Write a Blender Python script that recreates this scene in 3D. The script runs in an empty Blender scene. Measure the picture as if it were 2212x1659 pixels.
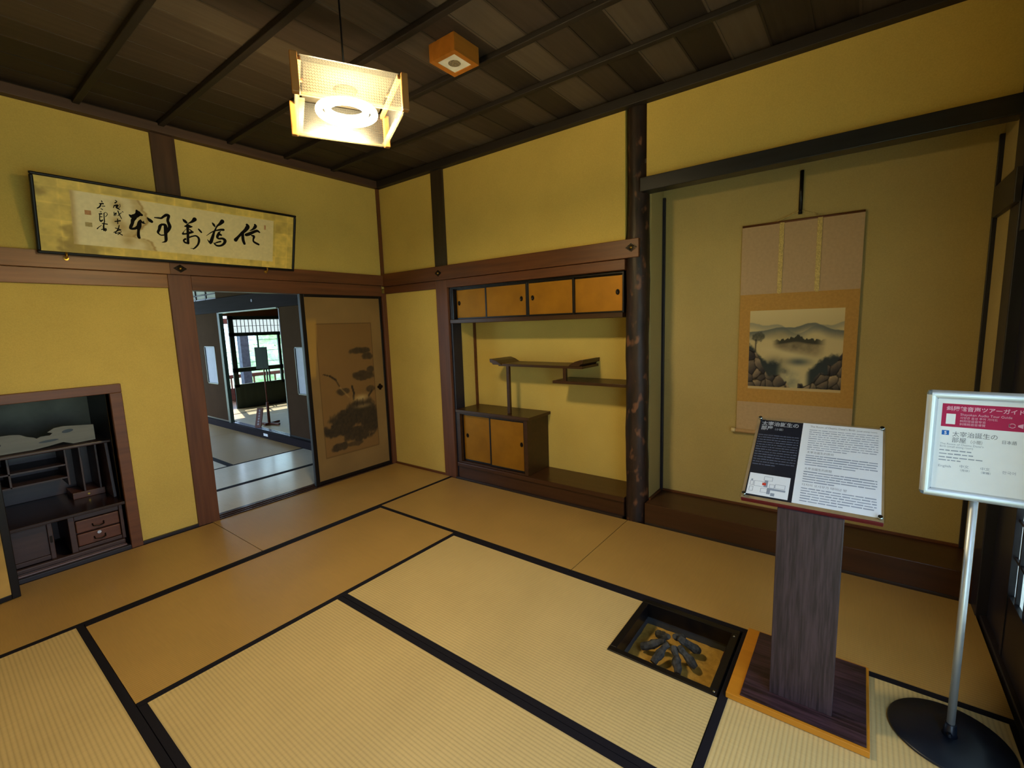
import bpy, bmesh, math, random
import numpy as np
from mathutils import Vector, Matrix

random.seed(7)
rng = np.random.default_rng(7)
SC = bpy.context.scene
COL = SC.collection

# ------------------------------------------------------------------ camera
F_PX = 991.588
cam_d = bpy.data.cameras.new('camera')
cam_d.sensor_fit = 'HORIZONTAL'
cam_d.sensor_width = 36.0
cam_d.lens = F_PX / 2212.0 * 36.0
cam_d.clip_start = 0.02
cam = bpy.data.objects.new('camera', cam_d)
COL.objects.link(cam)
_r = Vector((0.6025367652, -0.7974462131, -0.0320777760))
_d = Vector((-0.1235954808, -0.0535275462, -0.9908879649))
_f = Vector((0.7884626108, 0.6010110972, -0.1308130627))
M = Matrix.Identity(4)
for i in range(3):
    M[i][0] = _r[i]; M[i][1] = -_d[i]; M[i][2] = -_f[i]
M[0][3], M[1][3], M[2][3] = -3.220621526, -4.156260515, 1.533717498
cam.matrix_world = M
SC.camera = cam

# ------------------------------------------------------------------ world, daylight, exposure
SKY = 5.6
SUN = 9.0
w = bpy.data.worlds.new('sky'); SC.world = w; w.use_nodes = True
bg = w.node_tree.nodes['Background']
bg.inputs[0].default_value = (0.55, 0.76, 1.0, 1); bg.inputs[1].default_value = SKY
SC.view_settings.view_transform = 'Standard'; SC.view_settings.look = 'None'
SC.view_settings.gamma = 1.0; SC.view_settings.use_curve_mapping = False
SC.view_settings.exposure = -0.24
LAMP = 410.0

sun_d = bpy.data.lights.new('sun', 'SUN'); sun_d.energy = SUN; sun_d.angle = math.radians(0.6); sun_d.color = (1.0, 0.95, 0.86)
sun = bpy.data.objects.new('sun', sun_d); COL.objects.link(sun); sun.location = (2, 12, 12)
sun.rotation_euler = Vector((-0.16, -0.55, -0.82)).to_track_quat('-Z', 'Y').to_euler()
def portal(name, loc, rot, sx, sy):
    l = bpy.data.lights.new(name, 'AREA'); l.shape = 'RECTANGLE'; l.size = sx; l.size_y = sy
    l.cycles.is_portal = True
    o = bpy.data.objects.new(name, l); COL.objects.link(o); o.location = loc; o.rotation_euler = rot
portal('veranda_daylight', (-2.575, -4.76, 0.93), (math.radians(90), 0, 0), 2.2, 1.9)       # opening behind the viewer's right
portal('added_far_daylight', (-1.9, 5.62, 1.2), (math.radians(-90), 0, 0), 3.2, 2.2)  # portal for the far opening added to brighten the back room
portal('added_side_daylight', (-3.98, 1.92, 1.0), (0, math.radians(-90), 0), 2.2, 3.0)  # portal for an unseen side opening added to light the doorway mats
portal('tatami_room_daylight', (1.0, 5.24, 1.1), (math.radians(-90), 0, 0), 2.6, 1.6)

# ------------------------------------------------------------------ materials
def lin(c):
    return c / 12.92 if c <= 0.04045 else ((c + 0.055) / 1.055) ** 2.4
def hx(h, a=1.0):
    h = h.lstrip('#'); return tuple(lin(int(h[i:i+2], 16) / 255) for i in (0, 2, 4)) + (a,)
MATS = {}
class NT:
    def __init__(s, name):
        s.m = bpy.data.materials.new(name); s.m.use_nodes = True
        s.t = s.m.node_tree; s.b = s.t.nodes['Principled BSDF']; MATS[name] = s.m
    def n(s, kind, **kw):
        x = s.t.nodes.new(kind)
        for k, v in kw.items(): setattr(x, k, v)
        return x
    def l(s, a, b): s.t.links.new(a, b)
    def coords(s, scale=(1, 1, 1), kind='Object', rot=(0, 0, 0)):
        tc = s.n('ShaderNodeTexCoord'); mp = s.n('ShaderNodeMapping')
        s.l(tc.outputs[kind], mp.inputs[0]); mp.inputs['Scale'].default_value = scale; mp.inputs['Rotation'].default_value = rot
        return mp.outputs[0]
    def noise(s, vec, scale, detail=4, rough=0.55):
        x = s.n('ShaderNodeTexNoise'); s.l(vec, x.inputs['Vector'])
        x.inputs['Scale'].default_value = scale; x.inputs['Detail'].default_value = detail; x.inputs['Roughness'].default_value = rough
        return x.outputs[0]
    def ramp(s, fac, stops):
        x = s.n('ShaderNodeValToRGB'); s.l(fac, x.inputs[0]); cr = x.color_ramp
        while len(cr.elements) < len(stops): cr.elements.new(0.5)
        for e, (p, c) in zip(cr.elements, stops): e.position = p; e.color = c
        return x.outputs[0]
    def bump(s, h, strength=0.2, dist=0.002):
        x = s.n('ShaderNodeBump'); x.inputs['Strength'].default_value = strength; x.inputs['Distance'].default_value = dist
        s.l(h, x.inputs['Height']); s.l(x.outputs[0], s.b.inputs['Normal'])
    def math(s, op, a, b=None):
        x = s.n('ShaderNodeMath', operation=op)
        for i, v in enumerate((a, b)):
            if v is None: continue
            if isinstance(v, (int, float)): x.inputs[i].default_value = v
            else: s.l(v, x.inputs[i])
        return x.outputs[0]
    def set(s, color=None, rough=0.5, metal=0.0, spec=0.5):
        if color is not None:
            if isinstance(color, tuple): s.b.inputs['Base Color'].default_value = color
            else: s.l(color, s.b.inputs['Base Color'])
        s.b.inputs['Roughness'].default_value = rough; s.b.inputs['Metallic'].default_value = metal
        s.b.inputs['Specular IOR Level'].default_value = spec
        return s.m

def m_plain(name, h, rough=0.5, metal=0.0, spec=0.5, var=0.12, scale=18, bump=0.0):
    t = NT(name); c = hx(h)
    v = t.noise(t.coords(), scale)
    lo = tuple(x * (1 - var) for x in c[:3]) + (1,); hi = tuple(min(1, x * (1 + var)) for x in c[:3]) + (1,)
    t.set(t.ramp(v, [(0.3, lo), (0.7, hi)]), rough, metal, spec)
    if bump: t.bump(v, bump, 0.002)
    return t.m
def m_wood(name, h, axis='Z', rough=0.45, var=0.35, grain=26, spec=0.4, p0=0.32, p1=0.68):
    t = NT(name); c = hx(h)
    sc = {'X': (0.06, 1, 1), 'Y': (1, 0.06, 1), 'Z': (1, 1, 0.06)}[axis]
    v = t.noise(t.coords(sc), grain, 6, 0.6)
    v2 = t.noise(t.coords(tuple(x * 0.25 for x in sc)), grain, 3)
    k = t.math('MULTIPLY_ADD', v2, 0.5); k = t.math('ADD', t.math('MULTIPLY', v, 0.6), t.math('MULTIPLY', v2, 0.4))
    lo = tuple(x * (1 - var) for x in c[:3]) + (1,); hi = tuple(min(1, x * (1 + var)) for x in c[:3]) + (1,)
    t.set(t.ramp(k, [(p0, lo), (p1, hi)]), rough, 0, spec); t.bump(v, 0.12, 0.001)
    return t.m
def m_tatami(name, h, axis, rough=0.5, spec=0.45, rib_h=0.35):                # ribs run along the axis
    t = NT(name); c = hx(h)
    vec = t.coords()
    sp = t.n('ShaderNodeSeparateXYZ'); t.l(vec, sp.inputs[0])
    across = sp.outputs['Y' if axis == 'X' else 'X']
    ph = t.math('MULTIPLY', across, 2 * math.pi / 0.0152)
    rib = t.math('ABSOLUTE', t.math('SINE', t.math('MULTIPLY', ph, 0.5)))
    st = (60, 900, 60) if axis == 'Y' else (900, 60, 60)
    st = (10, 420, 10) if axis == 'Y' else (420, 10, 10)
    rush = t.noise(t.coords(st), 1.0, 3)
    big = t.noise(t.coords(), 2.3, 3)
    k = t.math('ADD', t.math('ADD', t.math('MULTIPLY', rush, 0.35), t.math('MULTIPLY', big, 0.35)), t.math('MULTIPLY', rib, 0.3))
    lo = tuple(x * 0.80 for x in c[:3]) + (1,); hi = tuple(min(1, x * 1.16) for x in c[:3]) + (1,)
    t.set(t.ramp(k, [(0.3, lo), (0.75, hi)]), rough, 0, spec)
    t.bump(t.math('ADD', rib, t.math('MULTIPLY', rush, 0.15)), rib_h, 0.0016)
    return t.m
def m_plaster(name, h):
    t = NT(name); c = hx(h)
    v = t.noise(t.coords(), 2.2, 4); f = t.noise(t.coords((1, 1, 1)), 160, 3)
    k = t.math('ADD', t.math('MULTIPLY', v, 0.5), t.math('MULTIPLY', f, 0.5))
    lo = tuple(x * 0.90 for x in c[:3]) + (1,); hi = tuple(min(1, x * 1.08) for x in c[:3]) + (1,)
    t.set(t.ramp(k, [(0.35, lo), (0.65, hi)]), 0.9, 0, 0.1); t.bump(f, 0.10, 0.001)
    return t.m
def m_attr(name, rough=0.8, metal=0.0, spec=0.2):
    t = NT(name); a = t.n('ShaderNodeAttribute', attribute_name='Col')
    return t.set(a.outputs['Color'], rough, metal, spec)
def m_emit(name, col, s):
    t = NT(name); t.b.inputs['Emission Color'].default_value = col; t.b.inputs['Emission Strength'].default_value = s
    return t.set((1, 1, 1, 1), 0.5)

plaster = m_plaster('ochre_plaster', '#c6aa5a')
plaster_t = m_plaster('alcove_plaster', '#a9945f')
m_post = m_wood('brown_post_wood', '#5f3822', 'Z')
m_rail_x = m_wood('brown_rail_wood_x', '#623a20', 'X')
m_rail_y = m_wood('brown_rail_wood_y', '#5a3218', 'Y')
m_dark_y = m_wood('dark_rail_wood', '#2a211f', 'Y', 0.35)
m_dark_x = m_wood('dark_rail_wood_x', '#231f26', 'X', 0.4)
m_dark_z = m_wood('haze_tinted_dark_wood', '#1e1d28', 'Z', 0.4)  # dark wood, its blue tint standing in for daylight haze at the right
m_ceilw = m_wood('ceiling_batten_wood', '#211a17', 'Y', 0.6)
m_ceilx = m_wood('ceiling_edge_wood', '#4a3428', 'X', 0.6)
m_floorbd = m_wood('alcove_floor_board', '#3f2616', 'Y', 0.28, 0.25)
m_cab = m_wood('cabinet_dark_wood', '#3a2310', 'Y', 0.35, 0.25)
m_gold = m_plain('gold_paper', '#9c690f', 0.5, 0.45, 0.4, 0.15, 5)
m_lacq = m_plain('black_lacquer', '#0d0b0d', 0.33, 0, 0.35, 0.1)
m_cloth = m_plain('black_border_cloth', '#14121a', 0.85, 0, 0.15, 0.25, 300)
m_metal = m_plain('dark_bronze', '#241c14', 0.35, 0.8, 0.5)
m_brass = m_plain('brass', '#b08a3a', 0.3, 0.9, 0.5)
m_chrome = m_plain('chrome', '#c9d2d8', 0.15, 1.0, 0.5, 0.03)
m_alu = m_plain('brushed_aluminium', '#d3dae2', 0.42, 0.75, 0.5, 0.04)
m_white = m_plain('white_paper', '#dfe3ea', 0.6, 0, 0.3, 0.02)
m_ink = m_plain('black_ink', '#14110f', 0.8, 0, 0.1, 0.1)
m_greyink = m_plain('grey_print', '#70757f', 0.8, 0, 0.1, 0.1)
m_paleink = m_plain('pale_print', '#8e97a8', 0.8, 0, 0.1, 0.1)
m_navy = m_plain('dark_printed_panel', '#171a26', 0.5, 0, 0.3, 0.05)
m_silverink = m_plain('silver_print', '#a8adb8', 0.7, 0, 0.1, 0.05)
m_dimink = m_plain('dim_print', '#5b6172', 0.8, 0, 0.1, 0.1)
m_redlac = m_plain('dark_red_lacquer', '#571018', 0.3, 0, 0.5, 0.1)
m_magenta = m_plain('crimson_print', '#a51e4c', 0.6, 0, 0.2, 0.05)
m_blue = m_plain('blue_print', '#1f62b5', 0.6, 0, 0.2, 0.03)
m_pinkink = m_plain('pink_print', '#d9a6bd', 0.6, 0, 0.2, 0.03)
m_redink = m_plain('red_print', '#c23a2a', 0.6, 0, 0.2, 0.03)
m_sealink = m_plain('faded_seal_red', '#b98a62', 0.8, 0, 0.1, 0.15, 90)
m_sealpale = m_plain('faded_seal_pale', '#a89668', 0.8, 0, 0.1, 0.15, 90)
m_ply = m_wood('orange_plywood', '#b5741a', 'Y', 0.45, 0.12)
m_lam = m_wood('dark_laminate_upright', '#33262a', 'Z', 0.45, 0.42, 130, 0.35, 0.40, 0.60)
m_lamy = m_wood('dark_laminate_flat', '#33222a', 'Y', 0.35, 0.6, 110, 0.4, 0.40, 0.60)
m_boxwood = m_wood('orange_fixture_wood', '#b06a22', 'X', 0.5, 0.15)
m_lampwood = m_wood('pale_lamp_wood', '#a06a35', 'Z', 0.5, 0.15)
m_ash = m_plain('hearth_ash', '#a8823c', 0.95, 0, 0.1, 0.2, 40, 0.5)
m_char = m_plain('charcoal', '#3c3a38', 0.9, 0, 0.2, 0.6, 45, 0.8)
m_tin = m_plain('hearth_metal_lining', '#3c434d', 0.5, 0.3, 0.5, 0.2)
m_copper = m_plain('copper_plate', '#6b3f30', 0.5, 0.5, 0.5, 0.25, 120)
m_desk = m_wood('desk_wood', '#3d2a26', 'X', 0.4, 0.3)
m_deskred = m_wood('drawer_wood', '#55301f', 'X', 0.4, 0.3)
m_fret = m_wood('greyed_fretwork_wood', '#6f6f68', 'X', 0.55, 0.2)
m_nichepaper = m_plain('grey_green_paper', '#7a786a', 0.9, 0, 0.1, 0.2, 6)
m_disc = m_plain('black_powder_coat', '#131b29', 0.35, 0.2, 0.5, 0.05)
m_darkwall = m_wood('dark_panel_wood', '#2b2426', 'Z', 0.5, 0.2)
m_brownpaper = m_plain('brown_sliding_paper', '#403024', 0.95, 0, 0.02, 0.08, 4)
m_backrail = m_wood('back_room_rail_wood', '#1e171b', 'Y', 0.85, 0.3, 26, 0.08)
m_greenish_wood = m_wood('greenish_wood', '#2c3a33', 'Z', 0.5, 0.2)  # dark greenish tone shared by jamb, window frame and stand panel
m_lintel = m_wood('orange_lintel_board', '#7a4a1e', 'X', 0.6, 0.15)
m_signbrown = m_wood('brown_sign_wood', '#5a2f24', 'Z', 0.5, 0.2)
m_leaf = m_plain('leaf_green', '#b4d0a0', 0.7, 0, 0.2, 0.4, 9)
m_lawn = m_plain('lawn', '#cfe0c4', 0.9, 0, 0.1, 0.3, 3)
m_stone = m_plain('garden_stone', '#8f9288', 0.9, 0, 0.1, 0.25, 5)
m_bark = m_plain('tree_bark', '#6c6b7c', 0.9, 0, 0.1, 0.25, 14)
m_paint = m_attr('painted_silk')
m_goldleaf = m_attr('gold_leaf_panel', 0.5, 0.1, 0.3)
m_pink_silk = m_plain('beige_mounting_silk', '#ae9270', 0.85, 0, 0.1, 0.06, 60)
m_orange_silk = m_plain('orange_mounting_silk', '#ad8344', 0.85, 0, 0.1, 0.08, 60)
m_brocade = m_plain('gold_brocade', '#b8a062', 0.6, 0.2, 0.3, 0.35, 160)
m_ivory = m_plain('ivory_knob', '#cdb98a', 0.5, 0, 0.4, 0.05)
m_ringglass = m_emit('lamp_tube_glow', (1.0, 0.81, 0.45, 1), LAMP)
m_lampwhite = m_plain('white_enamel', '#e8e2d2', 0.4)
m_reflector = m_plain('faceted_reflector', '#c9c3b6', 0.3, 0.8, 0.5, 0.5, 120)
def _bark_post():
    t = NT('dark_bark_post'); c1, c2, c3 = hx('#170f0d'), hx('#33211a'), hx('#6b4630')
    v = t.noise(t.coords((1, 1, 0.25)), 22, 5, 0.6); p = t.noise(t.coords((1, 1, 0.6)), 14, 2)
    base = t.ramp(v, [(0.35, c1), (0.65, c2)])
    mix = t.n('ShaderNodeMix', data_type='RGBA'); t.l(t.ramp(p, [(0.58, (0, 0, 0, 1)), (0.68, (1, 1, 1, 1))]), mix.inputs['Factor'])
    t.l(base, mix.inputs['A']); mix.inputs['B'].default_value = c3
    t.set(mix.outputs['Result'], 0.5, 0, 0.4); t.bump(v, 0.6, 0.004); return t.m
m_barkpost = _bark_post()
def _shoji():
    t = NT('shoji_paper'); tr = t.n('ShaderNodeBsdfTranslucent'); df = t.n('ShaderNodeBsdfDiffuse'); mx = t.n('ShaderNodeMixShader')
    v = t.ramp(t.noise(t.coords(), 25, 3), [(0.3, (0.80, 0.80, 0.78, 1)), (0.7, (0.88, 0.88, 0.86, 1))])
    t.l(v, tr.inputs[0]); t.l(v, df.inputs[0]); mx.inputs[0].default_value = 0.45
    t.l(tr.outputs[0], mx.inputs[1]); t.l(df.outputs[0], mx.inputs[2])
    t.l(mx.outputs[0], t.t.nodes['Material Output'].inputs[0]); return t.m
m_shoji = _shoji()
def _clear(name, tint, gloss=0.08, pattern=False, trans=0.25):
    t = NT(name); tp = t.n('ShaderNodeBsdfTransparent'); gl = t.n('ShaderNodeBsdfGlossy'); mx = t.n('ShaderNodeMixShader')
    tp.inputs[0].default_value = tint; gl.inputs['Roughness'].default_value = 0.4 if pattern else 0.05
    mx.inputs[0].default_value = gloss; last = tp.outputs[0]
    if pattern:
        tl = t.n('ShaderNodeBsdfTranslucent'); tl.inputs[0].default_value = (0.95, 0.92, 0.85, 1)
        m2 = t.n('ShaderNodeMixShader')
        sp = t.n('ShaderNodeSeparateXYZ'); t.l(t.coords(rot=(0, 0, math.radians(27.3))), sp.inputs[0])
        h = t.math('ADD', sp.outputs[0], sp.outputs[1])
        a = t.math('SINE', t.math('MULTIPLY', t.math('ADD', h, sp.outputs[2]), 300))
        b = t.math('SINE', t.math('MULTIPLY', t.math('SUBTRACT', h, sp.outputs[2]), 300))
        k = t.math('MULTIPLY', a, b)
        t.l(t.ramp(k, [(0.40, (0.94, 0.92, 0.86, 1)), (0.62, (0.45, 0.43, 0.38, 1))]), tp.inputs[0])
        m2.inputs[0].default_value = 0.016; t.l(tp.outputs[0], m2.inputs[1]); t.l(tl.outputs[0], m2.inputs[2]); last = m2.outputs[0]
    t.l(last, mx.inputs[1]); t.l(gl.outputs[0], mx.inputs[2])
    t.l(mx.outputs[0], t.t.nodes['Material Output'].inputs[0]); return t.m
m_acryl = _clear('clear_acrylic', (0.97, 0.98, 1, 1), 0.04)
m_glass = _clear('window_glass', (0.95, 1.0, 0.98, 1), 0.05)
m_prism = _clear('prismatic_acrylic', (1, 0.97, 0.9, 1), 0.05, True)
def _frost():
    t = NT('frosted_acrylic_edge'); tl = t.n('ShaderNodeBsdfTranslucent'); tp = t.n('ShaderNodeBsdfTransparent'); mx = t.n('ShaderNodeMixShader')
    v = t.ramp(t.noise(t.coords(), 60, 2), [(0.3, (0.92, 0.86, 0.66, 1)), (0.7, (0.97, 0.92, 0.76, 1))])
    t.l(v, tl.inputs[0]); t.l(v, tp.inputs[0]); mx.inputs[0].default_value = 0.09
    t.l(tp.outputs[0], mx.inputs[1]); t.l(tl.outputs[0], mx.inputs[2])
    t.l(mx.outputs[0], t.t.nodes['Material Output'].inputs[0]); return t.m
m_frost = _frost()
def _ceiling_boards():
    t = NT('ceiling_boards'); sp = t.n('ShaderNodeSeparateXYZ'); vec = t.coords(); t.l(vec, sp.inputs[0])
    row = t.math('FLOOR', t.math('DIVIDE', sp.outputs['Y'], 0.203))
    wn = t.n('ShaderNodeTexWhiteNoise', noise_dimensions='1D'); t.l(row, wn.inputs['W'])
    g = t.noise(t.coords((0.05, 1, 1)), 40, 5)
    k = t.math('ADD', t.math('MULTIPLY', wn.outputs['Value'], 0.65), t.math('MULTIPLY', g, 0.35))
    t.set(t.ramp(k, [(0.2, hx('#2c231d')), (0.5, hx('#453930')), (0.85, hx('#5f5244'))]), 0.6, 0, 0.3); return t.m
m_ceil = _ceiling_boards()
TAT = {}
SHEEN = {'#cfc8b6': (0.20, 0.8, 0.06), '#a5834a': (0.40, 0.5, 0.22)}
def tat(h, axis):
    k = (h, axis)
    if k not in TAT: TAT[k] = m_tatami('rush_' + h[1:] + axis.lower(), h, axis, *SHEEN.get(h, (0.5, 0.45, 0.35)))
    return TAT[k]

# ------------------------------------------------------------------ mesh helpers
class MB:
    def __init__(s): s.v = []; s.f = []; s.sm = []
    def add(s, vs, fs, smooth=False):
        o = len(s.v); s.v += [tuple(p) for p in vs]; s.f += [tuple(i + o for i in f) for f in fs]; s.sm += [smooth] * len(fs); return s
    def box(s, x0, x1, y0, y1, z0, z1):
        x0, x1 = sorted((x0, x1)); y0, y1 = sorted((y0, y1)); z0, z1 = sorted((z0, z1))
        return s.add([(x0,y0,z0),(x1,y0,z0),(x1,y1,z0),(x0,y1,z0),(x0,y0,z1),(x1,y0,z1),(x1,y1,z1),(x0,y1,z1)],
                     [(0,3,2,1),(4,5,6,7),(0,1,5,4),(1,2,6,5),(2,3,7,6),(3,0,4,7)])
    def obox(s, o, u, v, n, a0, a1, b0, b1, c0, c1):     # box in a frame (o; u, v, n)
        P = lambda a, b, c: Vector(o) + Vector(u) * a + Vector(v) * b + Vector(n) * c
        vs = [P(a, b, c) for c in (c0, c1) for (a, b) in ((a0,b0),(a1,b0),(a1,b1),(a0,b1))]
        return s.add(vs, [(0,3,2,1),(4,5,6,7),(0,1,5,4),(1,2,6,5),(2,3,7,6),(3,0,4,7)])
    def lathe(s, c, prof, n=24, axis='z', smooth=True, wob=None):   # prof [(r, h)]
        vs = []; fs = []
        for j, (r, h) in enumerate(prof):
            for i in range(n):
                a = 2 * math.pi * i / n; rr = r * (wob(a, h) if wob else 1)
                p = (rr * math.cos(a), rr * math.sin(a), h)
                if axis == 'x': p = (p[2], p[0], p[1])
                if axis == 'y': p = (p[1], p[2], p[0])
                vs.append((c[0] + p[0], c[1] + p[1], c[2] + p[2]))
        for j in range(len(prof) - 1):
            for i in range(n):
                k = (i + 1) % n; fs.append((j*n+i, j*n+k, (j+1)*n+k, (j+1)*n+i))
        s.add(vs, fs, smooth)
        o = len(s.v) - len(vs)
        for j, flip in ((0, True), (len(prof) - 1, False)):
            if prof[j][0] > 1e-5:
                f = [o + j*n + i for i in range(n)]; s.f.append(tuple(f[::-1] if flip else f)); s.sm.append(False)
        return s
    def tube(s, pts, rad, n=10, closed=False, smooth=True):
        P = [Vector(p) for p in pts]; m = len(P); R = rad if isinstance(rad, (list, tuple)) else [rad] * m
        vs = []; fs = []; up = None
        for j in range(m):
            a = P[(j - 1) % m] if (closed or j) else P[j]; b = P[(j + 1) % m] if (closed or j < m - 1) else P[j]
            t = (b - a).normalized()
            if up is None: up = t.orthogonal().normalized()
            up = (up - t * up.dot(t)); up = up.normalized() if up.length > 1e-6 else t.orthogonal().normalized()
            sd = t.cross(up)
            for i in range(n):
                an = 2 * math.pi * i / n; vs.append(P[j] + (up * math.cos(an) + sd * math.sin(an)) * R[j])
        for j in range(m if closed else m - 1):
            for i in range(n):
                k = (i + 1) % n; q = (j + 1) % m; fs.append((j*n+i, j*n+k, q*n+k, q*n+i))
        s.add(vs, fs, smooth); o = len(s.v) - len(vs)
        if not closed:
            s.f.append(tuple(o + i for i in range(n))[::-1]); s.f.append(tuple(o + (m-1)*n + i for i in range(n))); s.sm += [False, False]
        return s
    def prism(s, poly, fn, h0, h1, smooth=False):          # poly 2D, fn(a, b, h) -> point
        n = len(poly); vs = [fn(a, b, h0) for a, b in poly] + [fn(a, b, h1) for a, b in poly]
        fs = [tuple(range(n))[::-1], tuple(range(n, 2*n))] + [(i, (i+1) % n, n + (i+1) % n, n + i) for i in range(n)]
        return s.add(vs, fs, smooth)
    def stroke(s, pts, fn):                                 # brush stroke: pts (a, b, width) in a plane, fn(a, b) -> point
        Q = []
        for i in range(len(pts) - 1):                       # smooth by Catmull-Rom
            p0 = pts[max(i-1, 0)]; p1 = pts[i]; p2 = pts[i+1]; p3 = pts[min(i+2, len(pts)-1)]
            for k in range(6):
                t = k / 6; Q.append(tuple(0.5*((2*p1[c]) + (-p0[c]+p2[c])*t + (2*p0[c]-5*p1[c]+4*p2[c]-p3[c])*t*t + (-p0[c]+3*p1[c]-3*p2[c]+p3[c])*t**3) for c in range(3)))
        Q.append(pts[-1]); n = len(Q); L = []; R = []
        for i in range(n):
            a = Q[max(i-1, 0)]; b = Q[min(i+1, n-1)]; dx, dy = b[0]-a[0], b[1]-a[1]; l = math.hypot(dx, dy) or 1
            h = max(Q[i][2], 1e-4) / 2; L.append((Q[i][0]-dy/l*h, Q[i][1]+dx/l*h)); R.append((Q[i][0]+dy/l*h, Q[i][1]-dx/l*h))
        vs = [fn(*p) for p in L] + [fn(*p) for p in R]
        s.add(vs, [(i, i+1, n+i+1, n+i) for i in range(n-1)])
        for q, r in ((Q[0], Q[0][2]), (Q[-1], Q[-1][2])):
            s.disc2(q[0], q[1], r / 2, fn, 10)
        return s
    def disc2(s, a, b, r, fn, n=16):
        return s.add([fn(a + r*math.cos(2*math.pi*i/n), b + r*math.sin(2*math.pi*i/n)) for i in range(n)], [tuple(range(n))])
    def rect2(s, a0, a1, b0, b1, fn): return s.add([fn(a0,b0), fn(a1,b0), fn(a1,b1), fn(a0,b1)], [(0,1,2,3)])
    def text(s, body, a, b, size, fn, bold=0.0, width=None, align='LEFT'):
        cu = bpy.data.curves.new('glyphs', 'FONT'); cu.body = body; cu.size = size; cu.resolution_u = 3; cu.offset = bold; cu.align_x = align
        ob = bpy.data.objects.new('glyphs', cu); COL.objects.link(ob)
        dg = bpy.context.evaluated_depsgraph_get(); me = bpy.data.meshes.new_from_object(ob.evaluated_get(dg))
        vs = [(q.co.x, q.co.y) for q in me.vertices]; fs = [tuple(p.vertices) for p in me.polygons]
        k = 1.0
        if vs and width:
            x1 = max(q[0] for q in vs); k = width / x1 if x1 > 0 else 1
        s.add([fn(a + x * k, b + y) for x, y in vs], fs)
        bpy.data.objects.remove(ob); bpy.data.curves.remove(cu); bpy.data.meshes.remove(me)
        return s

def world_off(o):
    x = Vector((0, 0, 0))
    while o is not None: x += o.location; o = o.parent
    return x
def build(name, mb, mat, parent=None, loc=None, bevel=0.0, weld=False):
    base = world_off(parent) if parent is not None else Vector(loc if loc is not None else (0, 0, 0))
    me = bpy.data.meshes.new(name)
    me.from_pydata([tuple(Vector(p) - base) for p in mb.v], [], mb.f)
    me.polygons.foreach_set('use_smooth', mb.sm); me.update()
    me.materials.append(mat)
    o = bpy.data.objects.new(name, me); COL.objects.link(o)
    if parent is not None: o.parent = parent
    else: o.location = base
    if bevel:
        md = o.modifiers.new('edge', 'BEVEL'); md.width = bevel; md.segments = 2; md.limit_method = 'ANGLE'; md.angle_limit = math.radians(40)
    return o
def tag(o, label, cat, group=None, kind=None):
    o['label'] = label; o['category'] = cat
    if group: o['group'] = group
    if kind: o['kind'] = kind
    return o
def thing(name, label, cat, loc, group=None):
    o = bpy.data.objects.new(name, None); COL.objects.link(o); o.location = loc; o.empty_display_size = 0.1
    return tag(o, label, cat, group)
def struct(name, mb, mat, bevel=0.0):
    o = build(name, mb, mat, bevel=bevel); o['kind'] = 'structure'; return o
def B(*a): return MB().box(*a)
TRIM = [0]
def trim(mb, mat, bevel=0.004):
    TRIM[0] += 1; return struct('trim_%d' % TRIM[0], mb, mat, bevel)

# ---- procedural painting on a fine grid
def vnoise(x, y, seed=0):
    xi = np.floor(x).astype(int); yi = np.floor(y).astype(int); xf = x - xi; yf = y - yi
    h = lambda a, b: (np.sin((a * 127.1 + b * 311.7 + seed * 74.7)) * 43758.5453) % 1.0
    u = xf*xf*(3-2*xf); v = yf*yf*(3-2*yf)
    return (h(xi,yi)*(1-u)+h(xi+1,yi)*u)*(1-v) + (h(xi,yi+1)*(1-u)+h(xi+1,yi+1)*u)*v
def fbm(x, y, seed=0, o=4):
    r = 0; a = 0.5
    for i in range(o): r = r + a * vnoise(x*2**i, y*2**i, seed+i*13); a *= 0.5
    return r / 0.9375
def sst(a, b, x):
    t = np.clip((x-a)/(b-a), 0, 1); return t*t*(3-2*t)
def over(img, col, al):
    return img*(1-al[..., None]) + np.array(col)[None, None, :]/255.0*al[..., None]
def painted(name, o, u, v, w, h, nu, nv, fn, mat, parent):
    o, u, v = Vector(o), Vector(u), Vector(v)
    S, T = np.meshgrid(np.linspace(0, 1, nu), np.linspace(0, 1, nv))
    img = np.clip(fn(S, T), 0, 1); img = np.where(img <= 0.04045, img/12.92, ((img+0.055)/1.055)**2.4)
    mb = MB()
    mb.v = [tuple(o + u*(w*i/(nu-1)) + v*(h*j/(nv-1))) for j in range(nv) for i in range(nu)]
    mb.f = [(j*nu+i, j*nu+i+1, (j+1)*nu+i+1, (j+1)*nu+i) for j in range(nv-1) for i in range(nu-1)]; mb.sm = [False]*len(mb.f)
    ob = build(name, mb, mat, parent)
    at = ob.data.color_attributes.new('Col', 'FLOAT_COLOR', 'POINT')
    at.data.foreach_set('color', np.concatenate([img, np.ones(img.shape[:2]+(1,))], -1).astype(np.float32).ravel())
    return ob

#SETTING
# ================================================================== the setting: this room
ZC = 3.06            # ceiling boards
ZR = 2.98            # lower edge of the ceiling rail
# sub-floor with the hearth pit
HX0, HX1, HY0, HY1 = -1.405, -0.922, -3.765, -3.28
fl = MB()
fl.box(-3.85, HX0, -4.75, 0.0, -0.12, -0.057); fl.box(HX1, 0.0, -4.75, 0.0, -0.12, -0.057)
fl.box(HX0, HX1, HY1, 0.0, -0.12, -0.057); fl.box(HX0, HX1, -4.75, HY0, -0.12, -0.057)
fl.box(0.0, 0.46, -4.9, 0.0, -0.12, -0.03)
struct('floor', fl, m_floorbd)
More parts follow.
